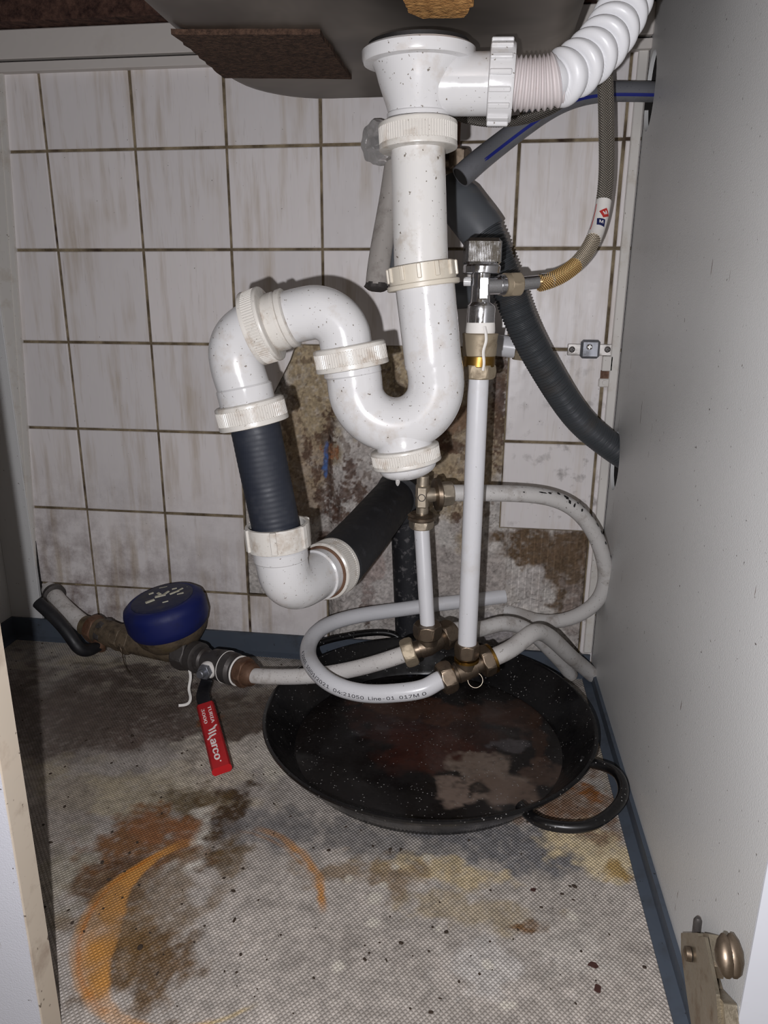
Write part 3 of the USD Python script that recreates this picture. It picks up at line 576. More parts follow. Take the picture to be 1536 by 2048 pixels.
we = thing('waste_elbow', 'white plastic waste elbow with lugged nut and ribbed ring nut', 'elbow', A(575, 1190))
a, d, l = seg((554, 1047), (559.5, 1094)); Rn = size(a, 129)/2
aa, bb, cc_ = frame(d)
nn = []
th = np.arange(96)*2*np.pi/96
prof_o = lathe(a, d, [(0, Rn*.9), (.0002, Rn*.985), (.0012, Rn), (l*.97, Rn*.99), (l, Rn*.95)], 72, cap=False); prof_i = lathe(a, d, [(.0, Rn*.9), (.0008, Rn*.87), (l*.6, Rn*.86), (l*.6, Rn*.3)], 72, cap=False); prof_i.invert()
part(we, 'lug_nut', [prof_o, prof_i] + [placed(box((-.0026, -.0014, 0), (.0026, .0016, l*.92), .0005), a + (aa*math.cos(u) + bb*math.sin(u))*Rn, -aa*math.sin(u) + bb*math.cos(u), aa*math.cos(u) + bb*math.sin(u), cc_) for u in np.radians(np.arange(6)*60 + 22)], M['white2'], 30)
tip = at(800, 985, -.002); ec = A(566, 1140); pd = unit(tip - A(604, 1152, -.275))
bend = [A(559, 1085), A(562, 1112), A(566, 1136), A(573, 1156, -.298), A(588, 1167, -.291), A(607, 1164, -.279), A(627, 1154, -.264), A(646, 1144, -.250)]
rw = size(bend[0], 105)/2
part(we, 'bend', tube(bend, lambda s, t: rw*(1 + .02*np.exp(-((s - .004)/.006)**2)), 48, 90), M['white'], 40)
a, d, l = seg((560, 1096), (562, 1116)); part(we, 'collar', lathe(a, d, [(0, rw*1.0), (.001, rw*1.05), (l, rw*1.04), (l + .001, rw*1.0)], 56), M['white'], 30)
dd = unit(bend[-1] - bend[-3]); c1 = bend[-1] - dd*.012
part(we, 'outlet_collar', lathe(c1, dd, [(0, rw), (.001, rw*1.07), (.004, rw*1.07), (.005, rw*1.03), (.02, rw*1.03)], 56), M['white'], 30)
part(we, 'ring_nut', knurl(c1 + dd*.012, dd, rw*1.24, .021, 84), M['white2'], 30)
part(we, 'rust_seal', lathe(c1 + dd*.0105, dd, [(0, rw*1.05), (.0005, rw*1.13), (.0016, rw*1.13)], 56), M['rusty'], 30, 'rust-stained seal')
wp = thing('waste_pipe', 'black waste pipe running from the white elbow back into the wall', 'pipe', tip)
st = c1 + dd*.0335; rp = size(at(720, 1050, -.12), 96)/2
part(wp, 'pipe', tube([st, st*.7 + tip*.3 + [0, 0, -.001], st*.4 + tip*.6, tip + [0, .022, 0]], rp, 44, 60), M['black_dull'], 50)
part(wp, 'wall_sleeve', lathe(tip + [0, -.030, -.004], (0, 1, 0), [(0, rp*1.03), (.002, rp*1.16), (.03, rp*1.2), (.05, rp*1.2)], 48), M['black_dull'], 40)
dw = thing('downpipe', 'dusty black pipe set upright in the plaster behind the short white tube', 'pipe', at(815, 1270, .006))
a, b = at(812, 1020, .004), at(822, 1300, .004); part(dw, 'pipe', lathe(a, b - a, [(0, .0185), (.002, .0195), (np.linalg.norm(b - a), .0195)], 40), M['black_dusty'], 40)

# ================================================================ STOP VALVE, RISER AND BRAIDED HOSES
YR = -.205
V3 = lambda px, py, y=YR: at(px, py, y)
up = np.array([0, 0, 1.])
rz = lambda w, p: size(p, w)/2
xr = V3(957, 755)[0]
def zof(py, px=957, y=YR): return at(px, py, y)[2]
def vert(py0, py1, prof, n=48, x=None, rf=None, w=None, y=YR, px=957):
    z0, z1 = zof(py0, px, y), zof(py1, px, y); p = np.array([xr if x is None else x, y, z1]); h = z0 - z1
    return lathe(p, up, [(t*h, r) for t, r in prof], n, rf)
av = thing('angle_valve', 'chrome angle valve with a ribbed square handle on top of the tall white tube', 'valve', (xr, YR, zof(645)))
rr = size(V3(957, 560), 1)
xs_ = at(962, 560, YR)[0]
z0, z1 = zof(477), zof(532); hw = rr*35
hb = [box((xs_ - hw, YR - hw*.78, z1), (xs_ + hw, YR + hw*.78, z0), .0028)]
for k in range(19):
    u = xs_ - hw*.86 + hw*1.72*k/18; hb.append(box((u - .0005, YR - hw*.78 - .0008, z1 + .003), (u + .0005, YR - hw*.6, z0 - .003)))
th = math.radians(10)
hbm = trimesh.util.concatenate(hb); hbm.apply_translation((-xs_, -YR, 0)); hbm.apply_transform(trimesh.transformations.rotation_matrix(th, (0, 0, 1))); hbm.apply_translation((xs_, YR, 0))
part(av, 'handle', hbm, M['chrome'], 25)
part(av, 'collar', vert(530, 548, [(0, rr*33), (.1, rr*37), (.8, rr*38), (1, rr*36)], 48, xs_), M['chrome'], 30)
part(av, 'body', [vert(545, 612, [(0, rr*26), (.12, rr*20), (.25, rr*19), (1, rr*18)], 40, xs_), box((xs_ - rr*4, YR - rr*21, zof(600)), (xs_ + rr*17, YR + rr*17, zof(556)), .0012)], M['chrome'], 30)
part(av, 'base', vert(606, 648, [(0, rr*28.5), (.72, rr*28.5), (.88, rr*27), (1, rr*20)], 48, at(962, 630, YR)[0]), M['chrome'], 30)
o = np.array([xs_, YR, zof(572)]); odir = unit(at(1083, 566, -.180) - o); ol = lambda px: np.linalg.norm(at(px, 571, -.2) - o)
part(av, 'outlet', lathe(o, odir, [(0, rr*18), (ol(1000), rr*18)] + [(ol(1000) + .0004*k, rr*(19 + 1.3*(k % 2))) for k in range(26)], 40), M['chrome'], 30)
part(av, 'spindle_cap', lathe(np.array([xs_ - rr*20, YR, zof(563)]), (-1, 0, 0), [(0, rr*9), (rr*14, rr*9), (rr*15, rr*7)], 24), M['white'], 30, 'small white cap')
cp = thing('compression_coupling', 'tarnished brass coupling wrapped with white tape under the chrome angle valve', 'pipe fitting', (xr, YR, zof(757)))
part(cp, 'thread_tape', vert(642, 672, [(0, rr*29), (.35, rr*30), (.8, rr*29), (1, rr*28)], 48, at(961, 655, YR)[0]), M['tape'], 40, 'white thread tape')
part(cp, 'upper_nut', vert(666, 714, [(0, rr*30), (.08, rr*34), (.55, rr*35.5), (.62, rr*34.5), (.9, rr*36), (.96, rr*37), (1, rr*35)], 56), M['coupling'], 30)
part(cp, 'brass_ring', vert(710, 734, [(0, rr*31), (.1, rr*32.5), (.9, rr*32.5), (1, rr*31)], 48), M['brass'], 30, 'bright brass ring')
part(cp, 'lower_nut', hexnut(np.array([xr, YR, zof(757)]), up, rr*36.5, zof(727) - zof(757), ch=.22), M['coupling'], 25)
tp = [np.array([at(px, py, YR)[0], YR - rr*dr, zof(py)]) for px, py, dr in ((969, 652, 31), (972, 680, 38), (967, 700, 38), (968, 720, 38), (966, 738, 39))]
part(cp, 'tape_end', tube(tp, lambda s, t: .0011 + .0004*np.cos(2*t) - .0006*np.clip((s - .03)/.02, 0, 1), 10, 50), M['tape'], 60, 'loose strand of white tape')
rt_ = solo('riser_tube', vert(748, 1296, [(0, .0091), (1, .0091)], 40), M['pex'], 'tall upright white tube from the brass coupling down to the front tee', 'pipe', 40)

def braid_part(parent, c, r, k, lo, hi, mat, label=None, n=96):
    f0 = braid(r, k); m = tube(c, f0, n, 0, straight=True); s = np.r_[0, np.cumsum(np.linalg.norm(np.diff(c, axis=0), axis=1))]; th = np.arange(n)*2*np.pi/n
    h = np.clip((f0(s[:, None], th[None, :]) - r)/.0005*.62 + .36, 0, 1).ravel(); h = np.r_[h, .5, .5][:, None]; cl = np.array(lo)*(1 - h) + np.array(hi)*h
    return part(parent, 'braid', m, mat, True, label, color=cl)
def braid_mat(name):
    g = G(); c = g.n('attribute', attribute='tint') + '.color'; return g.out(name, base_color=c, metallic=.55, roughness=.36)
def braid(r, k=16, pitch=.018, amp=.0005):
    def f(s, t): return r + amp*(2.2*np.abs(np.sin((k*t + 2*np.pi*s/pitch*8)/2)*np.sin((k*t - 2*np.pi*s/pitch*8)/2)) - .6)
    return f
M['braid'] = braid_mat('steel_braid')
bh = thing('braided_hose', 'braided steel hose with a printed white sleeve, curving up from the angle valve', 'hose', at(1083, 565, -.18))
hpts = [at(1078, 567, -.182), at(1100, 561, -.176), at(1135, 543, -.160), at(1167, 512, -.140), at(1188, 475, -.122), at(1201, 435, -.110), at(1209, 390, -.102), at(1213, 340, -.098), at(1213, 260, -.096), at(1211, 180, -.098), at(1208, 100, -.104), at(1210, 20, -.112), at(1214, -50, -.12)]
hc, hl = spline(hpts, 1300); rh = rz(28, hpts[7])
Ls = np.linspace(0, hl, 1300); prj = lambda p: 1024 - F*((p - CAM) @ RC[2])/((p - CAM) @ RC[1])
ky = np.array([prj(p) for p in hc]); kx = np.array([768 + F*((p - CAM) @ RC[0])/((p - CAM) @ RC[1]) for p in hc])
i1 = int(np.argmin(np.hypot(kx - 1187, ky - 478))); i2 = int(np.argmin(np.hypot(kx - 1207, ky - 402))); ig = int(np.argmin(np.abs(kx - 1150)[:i1]))
braid_part(bh, hc[:ig + 2], rh, 16, lin(60, 40, 22), lin(226, 186, 122), M['braid'], 'gold-stained braid by the valve')
braid_part(bh, hc[ig:i1 + 6], rh, 16, lin(40, 34, 28), lin(206, 192, 170), M['braid'])
braid_part(bh, hc[i2 - 6:], rh, 16, lin(34, 32, 30), lin(168, 160, 148), M['braid'])
slv = part(bh, 'sleeve', tube(hc[i1:i2], rh*1.1, 40, 0, straight=True), M['tape'], 60, 'white printed sleeve')
o2 = o + odir*ol(1012)
part(bh, 'swivel_nut', [hexnut(o2 + odir*.004, odir, rr*26, ol(1045) - ol(1018), ch=.2), lathe(o2, odir, [(0, rr*23), (.005, rr*23)], 40)], M['coupling'], 25)
fe = hpts[1]; st_ = o + odir*ol(1042); d_ = fe - st_
part(bh, 'ferrule', lathe(st_, d_, [(0, rr*13), (.001, rr*15), (.003, rr*15), (.0035, rr*13.5), (np.linalg.norm(d_)*.7, rr*13.5), (np.linalg.norm(d_)*.72, rr*15.5), (np.linalg.norm(d_)*1.05, rr*15.5)], 32), M['chrome'], 30)
def on_tube(m, c, i0, r, ang, s0=0.0, scale=1.0, lift=.0002, frame_up=None):
    """wraps a flat mesh (x along the tube, y round it) onto the tube with the centre line c"""
    t = np.gradient(c, axis=0); t /= np.linalg.norm(t, axis=1, keepdims=True); s = np.r_[0, np.cumsum(np.linalg.norm(np.diff(c, axis=0), axis=1))]
    v = m.vertices; S_ = np.clip(s[i0] + s0 + v[:, 0], s[0], s[-1]); C_ = np.stack([np.interp(S_, s, c[:, k]) for k in range(3)], 1); Tt = np.stack([np.interp(S_, s, t[:, k]) for k in range(3)], 1)
    ref = np.asarray(frame_up, float); nrm = ref - Tt*(Tt @ ref)[:, None]; nrm /= np.linalg.norm(nrm, axis=1, keepdims=True); bn = np.cross(nrm, Tt)
    th = ang + v[:, 1]/r; rad = r + lift + v[:, 2]*.3
    return trimesh.Trimesh(C_ + rad[:, None]*(np.cos(th)[:, None]*nrm + np.sin(th)[:, None]*bn), m.faces, process=False)
def strip(L_, w_, n=160):
    x = np.linspace(-L_/2, L_/2, n); v = np.array([(a, b, 0) for a in x for b in np.linspace(-w_/2, w_/2, 5)]); return trimesh.Trimesh(v, grid_faces(n, 5, False), process=False)
def sub(m):
    for _ in range(1): m = m.subdivide()
    return m
tocam = CAM - hc[(i1 + i2)//2]
def sq(w): return sub(sub(trimesh.creation.box((w, w, .0006))))
def tilted(m, deg, dx, dy): m = m.copy(); m.apply_transform(trimesh.transformations.rotation_matrix(math.radians(deg), (0, 0, 1))); m.apply_translation((dx, dy, 0)); return m
im = (i1 + i2)//2
for mat, dx, dy, deg in ((M['ink_red'], .0050, -.0030, 38), (M['ink_navy'], -.0056, -.0014, 8)):
    part(slv, 'logo_patch', on_tube(tilted(sq(.0076), deg, dx, dy), hc, im, rh*1.1, 0, lift=.0003, frame_up=tocam), mat, False, 'red square logo patch' if dx > 0 else 'navy square logo patch')
    tm = meshkit.text_mesh('M', .0032, .0006, True); tm.apply_translation(-tm.bounds.mean(0)); tm.apply_transform(trimesh.transformations.rotation_matrix(-math.pi/2 if dx < 0 else -math.pi/2, (0, 0, 1)))
    part(slv, 'lettering', on_tube(tilted(sub(tm), deg, dx, dy), hc, im, rh*1.1, 0, lift=.0009, frame_up=tocam), M['ink_white'], False)
part(slv, 'red_line', on_tube(sub(sub(trimesh.creation.box((.030, .0007, .0006)))), hc, im, rh*1.1, .95, lift=.0001, frame_up=tocam), M['ink_red'], False)

h2 = thing('dark_braided_hose', 'dark braided hose sagging behind the strainer outlet nut', 'hose', at(915, 240, -.10))
q2 = [at(893, 214, -.10), at(915, 230, -.10), at(955, 241, -.105), at(1000, 244, -.11), at(1050, 238, -.11), at(1095, 222, -.105), at(1140, 190, -.095), at(1180, 120, -.085), at(1203, 40, -.09), at(1205, -60, -.09)]
braid_part(h2, spline(q2, 500)[0], rz(17, q2[3]), 12, lin(24, 22, 22), lin(120, 114, 106), M['braid'], None, 72)

wv = thing('wall_valve', 'old wall tap with a clear knob, half hidden behind the tailpipe', 'valve', at(815, 285, -.02))
kc = at(741, 284, -.060)
def octo(th, r_, t): return r_*(1 + .05*np.cos(8*th))*math.cos(0)
part(wv, 'knob', lathe(kc, at(800, 290, -.03) - kc, [(0, .010), (.0015, .0165), (.004, .0195), (.012, .0205), (.022, .019), (.026, .014)], 64, octo), M['acrylic'], 30, 'clear faceted knob')
part(wv, 'knob_core', lathe(kc + unit(at(800, 290, -.03) - kc)*.006, at(800, 290, -.03) - kc, [(0, .004), (.004, .006), (.034, .006)], 24), M['chrome'], 30)
part(wv, 'valve_body', [lathe(at(770, 288, -.045), (1, 0, 0), [(0, .008), (.004, .012), (.07, .012), (.075, .008)], 32), lathe(at(850, 288, -.045), (0, 1, 0), [(0, .012), (.05, .012)], 32)], M['nickel'], 30)
part(wv, 'stem', lathe(at(913, 318, -.055), (0, 0, 1), [(0, .0032), (.05, .0032), (.052, .003)], 20), M['rusty'], 30, 'rusty threaded stem')
part(wv, 'fitting', [hexnut(at(918, 338, -.058), (0, 0, 1), .0105, .018), lathe(at(880, 330, -.05), (1, 0, 0), [(0, .009), (.02, .009)], 24)], M['nickel'], 25)

og = thing('old_tube', 'old flattened grey tube with a torn open end behind the tailpipe', 'tube', at(757, 575, -.07))
q = [at(792, 318, -.045), at(780, 400, -.05), at(766, 480, -.06), at(757, 540, -.07), at(754, 572, -.074)]
rg = rz(42, q[2])
gt = tube(q, lambda s, t: rg*(1 + .13*np.cos(2*t + .3)*np.clip(s/.2, 0, 1) + .02*np.sin(5*t)), 36, 90, cap=False)
part(og, 'tube', gt, M['old_grey'], 60)
e_ = q[-1]; part(og, 'torn_end', lathe(e_ + [0, 0, .004], (-.08, 0, -1), [(0, rg*.92), (.004, rg*1.02), (.0055, rg*1.12), (.0068, rg*1.0), (.009, rg*.7), (.010, rg*.4)], 36, lambda th, r_, t: r_*(1 + .1*np.sin(3*th) + .05*np.sin(7*th))), M['dark_metal'], 40, 'ragged dark end')

dh = thing('drain_hose', 'slate grey corrugated drain hose running down into the right panel', 'hose', at(935, 420, -.085))
q = [at(898, 372, -.072), at(910, 390, -.078), at(935, 425, -.085), at(968, 470, -.088), at(997, 530, -.088), at(1018, 580, -.085), at(1040, 640, -.080), at(1072, 705, -.070), at(1110, 770, -.058), at(1160, 840, -.040), at(1205, 880, -.028), at(1232, 900, -.022), at(1262, 920, -.016)]
dc, dl = spline(q, 900); ss = np.linspace(0, dl, 900); k0 = int(np.argmin(np.linalg.norm(dc - q[3], axis=1)))
rA, rB, rC = rz(62, q[0]), rz(88, q[2]), rz(64, q[6])
part(dh, 'socket', tube(dc[:k0][::6], lambda s, t: rA + (rB - rA)*np.clip(s/.022, 0, 1), 40, 0, straight=True), M['slate'], 50)
part(dh, 'corrugation', tube(dc[k0 - 4:], lambda s, t: (rz(78, q[3])*np.exp(-s/.03) + rC*.97*(1 - np.exp(-s/.03)))*(1 - .07*np.clip(s/.25, 0, 1)) + .0009*np.cos(2*np.pi*s/.0032), 40, 0, straight=True), M['slate_rib'], 60)
gp = thing('grey_pipe', 'smooth grey hose with a blue stripe entering the right panel near the top', 'hose', at(920, 355, -.085))
q = [at(921, 354, -.112), at(950, 328, -.104), at(1000, 288, -.082), at(1050, 250, -.072), at(1105, 214, -.058), at(1160, 192, -.042), at(1210, 184, -.032), at(1255, 183, -.027), at(1320, 184, -.02)]
gc, gl = spline(q, 200); rgp = rz(45, q[1])
part(gp, 'hose', tube(gc, lambda s, t: rgp*(1 - .14*np.clip(s/.2, 0, 1)), 40, 0, straight=True), M['grey_pipe'], 60)
part(gp, 'blue_stripe', on_tube(strip(gl*.99, .0028), gc, 0, rgp*.925, -.3, s0=gl/2, lift=.0006, frame_up=CAM - gc[60]), M['blue_line'], False, 'dark blue stripe')
part(gp, 'cut_end', lathe(gc[0] - unit(gc[1] - gc[0])*.0006, gc[1] - gc[0], [(0, rgp*.7), (.0005, rgp*.8), (.001, rgp*.98)], 32), M['dark_gap'], 30, 'dark open end')
sl2 = thing('grey_sleeve', 'short dark grey hose bend passing behind the tailpipe', 'hose', at(860, 595, -.05))
part(sl2, 'hose', tube([at(800, 445, -.03), at(790, 490, -.045), at(800, 545, -.055), at(850, 588, -.055), at(905, 592, -.05), at(960, 588, -.03), at(975, 585, -.0)], rz(52, at(850, 590, -.05)), 32, 80), M['slate'], 50)
sb2 = thing('tube_stub', 'white tube stub with a nut behind the slate drain hose', 'pipe', at(1015, 692, -.05))
a, b = at(955, 686, -.016), at(1032, 695, -.020); part(sb2, 'tube', lathe(a, b - a, [(0, rz(42, a)), (np.linalg.norm(b - a), rz(42, a))], 32), M['pex'], 40)
part(sb2, 'nut', hexnut(b - unit(b - a)*.002, b - a + [0, .010, 0], rz(54, a), .011), M['coupling'], 25)
part(sb2, 'wall_elbow', lathe(b + [.006, .002, -.002], (0.1, 1, -.1), [(0, .010), (.02, .010)], 28), M['rusty'], 30)

pc = thing('pipe_clip', 'galvanised pipe clip with a grey saddle screwed to the wall near the right panel', 'clip', at(1180, 697, 0))
wx = lambda px, py: at(px, py, -.002)[[0, 2]]
a, b = wx(1135, 700), wx(1224, 700)
part(pc, 'strap', [box((a[0], -.0022, a[1] - .0058), (b[0], 0, b[1] + .0062), .0006)], M['steel_clip'], 30)
s0, s1 = wx(1160, 697), wx(1198, 697)
part(pc, 'saddle', box((s0[0], -.010, s0[1] - .0105), (s1[0], -.001, s1[1] + .0095), .0025), M['grey_metal'], 30)
for k, (px, py, yy) in enumerate(((1144, 699, -.0022), (1179, 694, -.010), (1215, 699, -.0022))):
    c_ = at(px, py, yy); part(pc, 'screw', [lathe(c_, (0, -1, 0), [(0, .0034), (.0012, .003), (.0018, .0015)], 20), box(c_ + [-.0024, -.0021, -.0004], c_ + [.0024, -.001, .0004]), box(c_ + [-.0004, -.0021, -.0024], c_ + [.0004, -.001, .0024])], M['dark_metal'] if k != 1 else M['chrome'], 30)
bc = thing('broken_clip', 'broken white pipe clip with a rusty hole below the galvanised clip', 'clip', at(1212, 745, 0))
part(bc, 'strap', box((wx(1203, 740)[0], -.004, wx(1210, 742)[1]), (wx(1224, 740)[0], 0, wx(1210, 712)[1]), .0008), M['strip'], 30)
part(bc, 'stub', [box((wx(1199, 740)[0], -.005, wx(1210, 774)[1]), (wx(1220, 740)[0], 0, wx(1210, 757)[1]), .001), lathe(at(1209, 765, -.004), (0, -1, 0), [(0, .003), (.002, .0026)], 20)], M['strip'], 30)
part(bc, 'rust_break', box((wx(1202, 740)[0], -.002, wx(1210, 758)[1]), (wx(1223, 740)[0], 0, wx(1210, 741)[1])), M['rusty'], 30, 'rusty break')

# ================================================================ LOWER TUBES AND TEES
def hexat(parent, nm, p, d, r, h, mat): return part(parent, nm, hexnut(p, d, r, h, ch=.2), mat, 25)
def solid_tee(parent, c, dirs, r, ln, mat):
    part(parent, 'body', [lathe(c - unit(d)*r*.2, d, [(0, r), (l_*.55, r), (l_*.56, r*.86), (l_, r*.86)], 32) for d, l_ in zip(dirs, ln)] + [trimesh.creation.icosphere(2, r*1.04).apply_translation(c)], mat, 30)
R18 = .0088
# front tee
tc = np.array([xr - .001, YR, zof(1340, 938)])
ft = thing('front_tee', 'tarnished brass tee at the foot of the tall white tube', 'pipe fitting', tc)
dl_ = unit(at(890, 1362, -.215) - at(938, 1342, YR)); dr_ = unit(at(1000, 1313, -.190) - at(938, 1340, YR))
solid_tee(ft, tc, [up, dl_, dr_], .0105, [.024, .02, .022], M['nickel'])
hexat(ft, 'top_nut', np.array([xr, YR, zof(1314, 936)]), up, rz(51, tc), zof(1286, 936) - zof(1314, 936), M['nickel'])
part(ft, 'brass_ring', lathe(np.array([xr, YR, zof(1322, 936)]), up, [(0, .0105), (.0005, .0122), (.003, .0122), (.0035, .0105)], 40), M['brass'], 30)
hexat(ft, 'left_nut', tc + dl_*.013, dl_, .0165, .014, M['nickel']); hexat(ft, 'right_nut', tc + dr_*.017, dr_, .0162, .012, M['nickel'])
part(ft, 'brass_ring', lathe(tc + dr_*.0275, dr_, [(0, .012), (.0006, .0152), (.003, .0152), (.0036, .012)], 40), M['brass'], 30)
part(ft, 'wire_ring', trimesh.creation.torus(.0072, .0005, 40, 10, transform=trimesh.geometry.align_vectors((0, 0, 1), CAM - tc) ).apply_translation(tc + dr_*.012 - up*.010 + [0, -.012, 0]), M['nickel_clean'], 60)
# mid tee
bcn = at(856, 1291, -.175)
mt = thing('middle_tee', 'tarnished brass tee at the foot of the short white tube', 'pipe fitting', bcn)
dbl = unit(at(806, 1309, -.180) - bcn); dbr = unit(at(905, 1262, -.150) - bcn)
solid_tee(mt, bcn, [up, dbl, dbr], .0105, [.026, .02, .028], M['nickel'])
zB = lambda py: at(850, py, -.175)[2]
hexat(mt, 'top_nut', np.array([bcn[0] - .001, -.175, zB(1274)]), up, .0152, zB(1247) - zB(1274), M['nickel'])
hexat(mt, 'left_nut', bcn + dbl*.014, dbl, .0155, .013, M['coupling']); hexat(mt, 'right_nut', bcn + dbr*.018, dbr, .0155, .016, M['nickel'])
# top tee
tt = at(845, 991, -.150); zT = lambda py: at(844, py, -.150)[2]
t3 = thing('top_tee', 'small nickel tee above the short white tube beside the black waste pipe', 'pipe fitting', tt)
drt = unit(at(905, 986, -.140) - tt)
solid_tee(t3, tt, [up, -up, drt], .0072, [.022, .022, .03], M['nickel_clean'])
part(t3, 'face_plate', box(tt + [-.005, -.0098, -.011], tt + [.005, -.005, .011], .0012), M['nickel_clean'], 30)
part(t3, 'stamp', trimesh.creation.torus(.0034, .0004, 32, 8, transform=trimesh.transformations.rotation_matrix(math.pi/2, (1, 0, 0))).apply_translation(tt + [0, -.0098, 0]), M['dark_metal'], 60)
hexat(t3, 'bottom_nut', np.array([tt[0] - .0005, -.150, zT(1056)]), up, .0130, zT(1038) - zT(1056), M['nickel_clean'])
part(t3, 'thread', vert(1026, 1040, [(0, .0128), (.2, .0142), (.5, .0128), (.7, .0142), (1, .0115)], 36, tt[0] - .0005, None, None, -.150, 844), M['nickel'], 30)
hexat(t3, 'right_nut', tt + drt*(np.linalg.norm(at(880, 987, -.143) - tt)), drt, .0130, .0125, M['nickel_clean'])
part(t3, 'side_ring', lathe(tt + drt*(np.linalg.norm(at(868, 987, -.145) - tt)), drt, [(0, .012), (.001, .0165), (.005, .0172), (.007, .013)], 36), M['nickel'], 30)
sr = solo('short_tube', lathe(np.array([bcn[0] - .001, -.175, zB(1250)]), at(843, 1052, -.152) - np.array([bcn[0] - .001, -.175, zB(1250)]), [(0, .0075), (np.linalg.norm(at(843, 1052, -.152) - np.array([bcn[0] - .001, -.175, zB(1250)])), .0079)], 36), M['pex'], 'short upright white tube between the small nickel tee and the middle tee', 'pipe', 40)
lp = [at(899, 986, -.142), at(960, 986, -.135), at(1040, 988, -.120), at(1100, 996, -.105), at(1150, 1020, -.090), at(1187, 1065, -.075), at(1206, 1115, -.062), at(1210, 1160, -.052), at(1195, 1200, -.044), at(1160, 1228, -.036), at(1115, 1242, -.026), at(1070, 1240, -.012), at(1040, 1230, .004), at(1010, 1222, .012)]
lt_ = thing('loop_tube', 'scuffed white tube looping round by the right panel from the small nickel tee', 'pipe', lp[0])
lcc, _ = spline(lp, 300); part(lt_, 'tube', tube(lcc, R18*.97, 36, 0, straight=True), M['pex_loop'], 50)
mk_ = []; g_ = np.random.default_rng(4)
for (mx_, my_, w_, h_2) in [(1076, 984, .010, .0010), (1092, 985, .004, .0016), (1112, 986, .0045, .0022), (1126, 992, .0075, .0030), (1131, 1000, .004, .0028), (1141, 1006, .003, .0035), (1156, 1014, .0035, .0026), (1166, 1012, .005, .0014), (1180, 1028, .005, .0016), (1192, 1046, .006, .0014), (1200, 1060, .006, .0012), (1208, 1080, .005, .0016), (1224, 1128, .0055, .0030), (1226, 1136, .006, .0022), (1222, 1110, .004, .0012), (1040, 984, .003, .0008), (1150, 1003, .0022, .002)]:
    pj = (lcc - CAM) @ RC.T; px_, py_ = 768 + F*pj[:, 0]/pj[:, 1], 1024 - F*pj[:, 2]/pj[:, 1]; ii = int(np.argmin(np.hypot(px_ - mx_, py_ - my_)[:230])); tv = np.array([px_[ii + 1] - px_[ii - 1], py_[ii + 1] - py_[ii - 1]]); tv /= np.linalg.norm(tv)
    offp = (mx_ - px_[ii])*tv[1] - (my_ - py_[ii])*tv[0]; an = math.asin(np.clip(offp*size(lcc[ii], 1)/(R18*.97), -.97, .97)); t_ = np.linspace(0, 2*np.pi, 14, endpoint=False); rr_ = g_.uniform(.55, 1.1, 14)
    d_ = trimesh.creation.extrude_polygon(Polygon(np.stack([w_/2*rr_*np.cos(t_), h_2*.8*rr_*np.sin(t_)], 1)), .0004, engine='earcut'); mk_.append(on_tube(d_, lcc, ii, R18*.97, an, lift=.00025, frame_up=CAM - lcc[ii]))
part(lt_, 'black_marks', mk_, M['gasket'], False, 'black gunk marks', kind='stuff')
bt_ = [bcn + dbr*.02, bcn + dbr*.036, at(960, 1258, -.120), at(1000, 1248, -.105), at(1040, 1253, -.090), at(1075, 1275, -.075), at(1105, 1305, -.055), at(1125, 1327, -.040), at(1142, 1350, -.026)]
solo('middle_branch_tube', tube(bt_, R18*.97, 36, 120), M['pex_loop'], 'white tube from the middle tee arching over and down behind the front branch', 'pipe', 50)
fb = [tc + dr_*.024, tc + dr_*.040, at(1030, 1292, -.172), at(1062, 1268, -.150), at(1085, 1266, -.130), at(1112, 1285, -.105), at(1140, 1312, -.075), at(1162, 1330, -.050), at(1185, 1350, -.030)]
solo('front_branch_tube', tube(fb, R18*1.02, 36, 120), M['pex_loop'], 'yellow-topped white tube arching from the front tee to the right back corner', 'pipe', 50)
fl_ = [tc + dl_*.020, tc + dl_*.030, at(850, 1376, -.222), at(790, 1386, -.225), at(725, 1386, -.222), at(665, 1368, -.212), at(628, 1336, -.186), at(616, 1300, -.140), at(630, 1268, -.105), at(670, 1244, -.070), at(730, 1229, -.042), at(800, 1219, -.022), at(880, 1208, -.008), at(950, 1200, .004), at(1010, 1192, .014)]
ltm = thing('front_loop_tube', 'white printed tube looping left from the front tee and back to the wall', 'pipe', fl_[4])
lc, ll = spline(fl_, 500)
part(ltm, 'tube', tube(lc, R18*1.03, 40, 0, straight=True), M['pex'], 60)
iN = int(np.argmin(np.linalg.norm(lc - at(858, 1374, -.222), axis=1)))
lcr = lc[::-1]; i0 = int(np.argmin(np.linalg.norm(lcr - at(611, 1318, -.16), axis=1)))
txt = meshkit.text_mesh('K 21003  10/01/2021  04:21050  Line-01  017M 0', .0034, .0004); seglen = np.linalg.norm(np.diff(lcr, axis=0), axis=1).sum()*0 + ll*(500 - iN - i0)/500
txt.apply_scale((seglen*.97/txt.extents[0], 1, 1)); txt.apply_translation((-txt.bounds[0][0], -.0017, 0))
part(ltm, 'lettering', on_tube(sub(txt), lcr, i0, R18*1.03, math.radians(-28), lift=.0002, frame_up=(CAM - lc[150])), M['ink_black'], False, 'faint black printed letters')
ff = [at(505, 1351, -.146), at(530, 1353, -.152), at(600, 1353, -.160), at(660, 1347, -.163), at(720, 1335, -.169), at(770, 1321, -.176), bcn + dbl*.022]
solo('feed_tube', tube(ff, R18*.98, 36, 120), M['pex_dirty'], 'grubby white tube from the ball valve to the middle tee', 'pipe', 50)

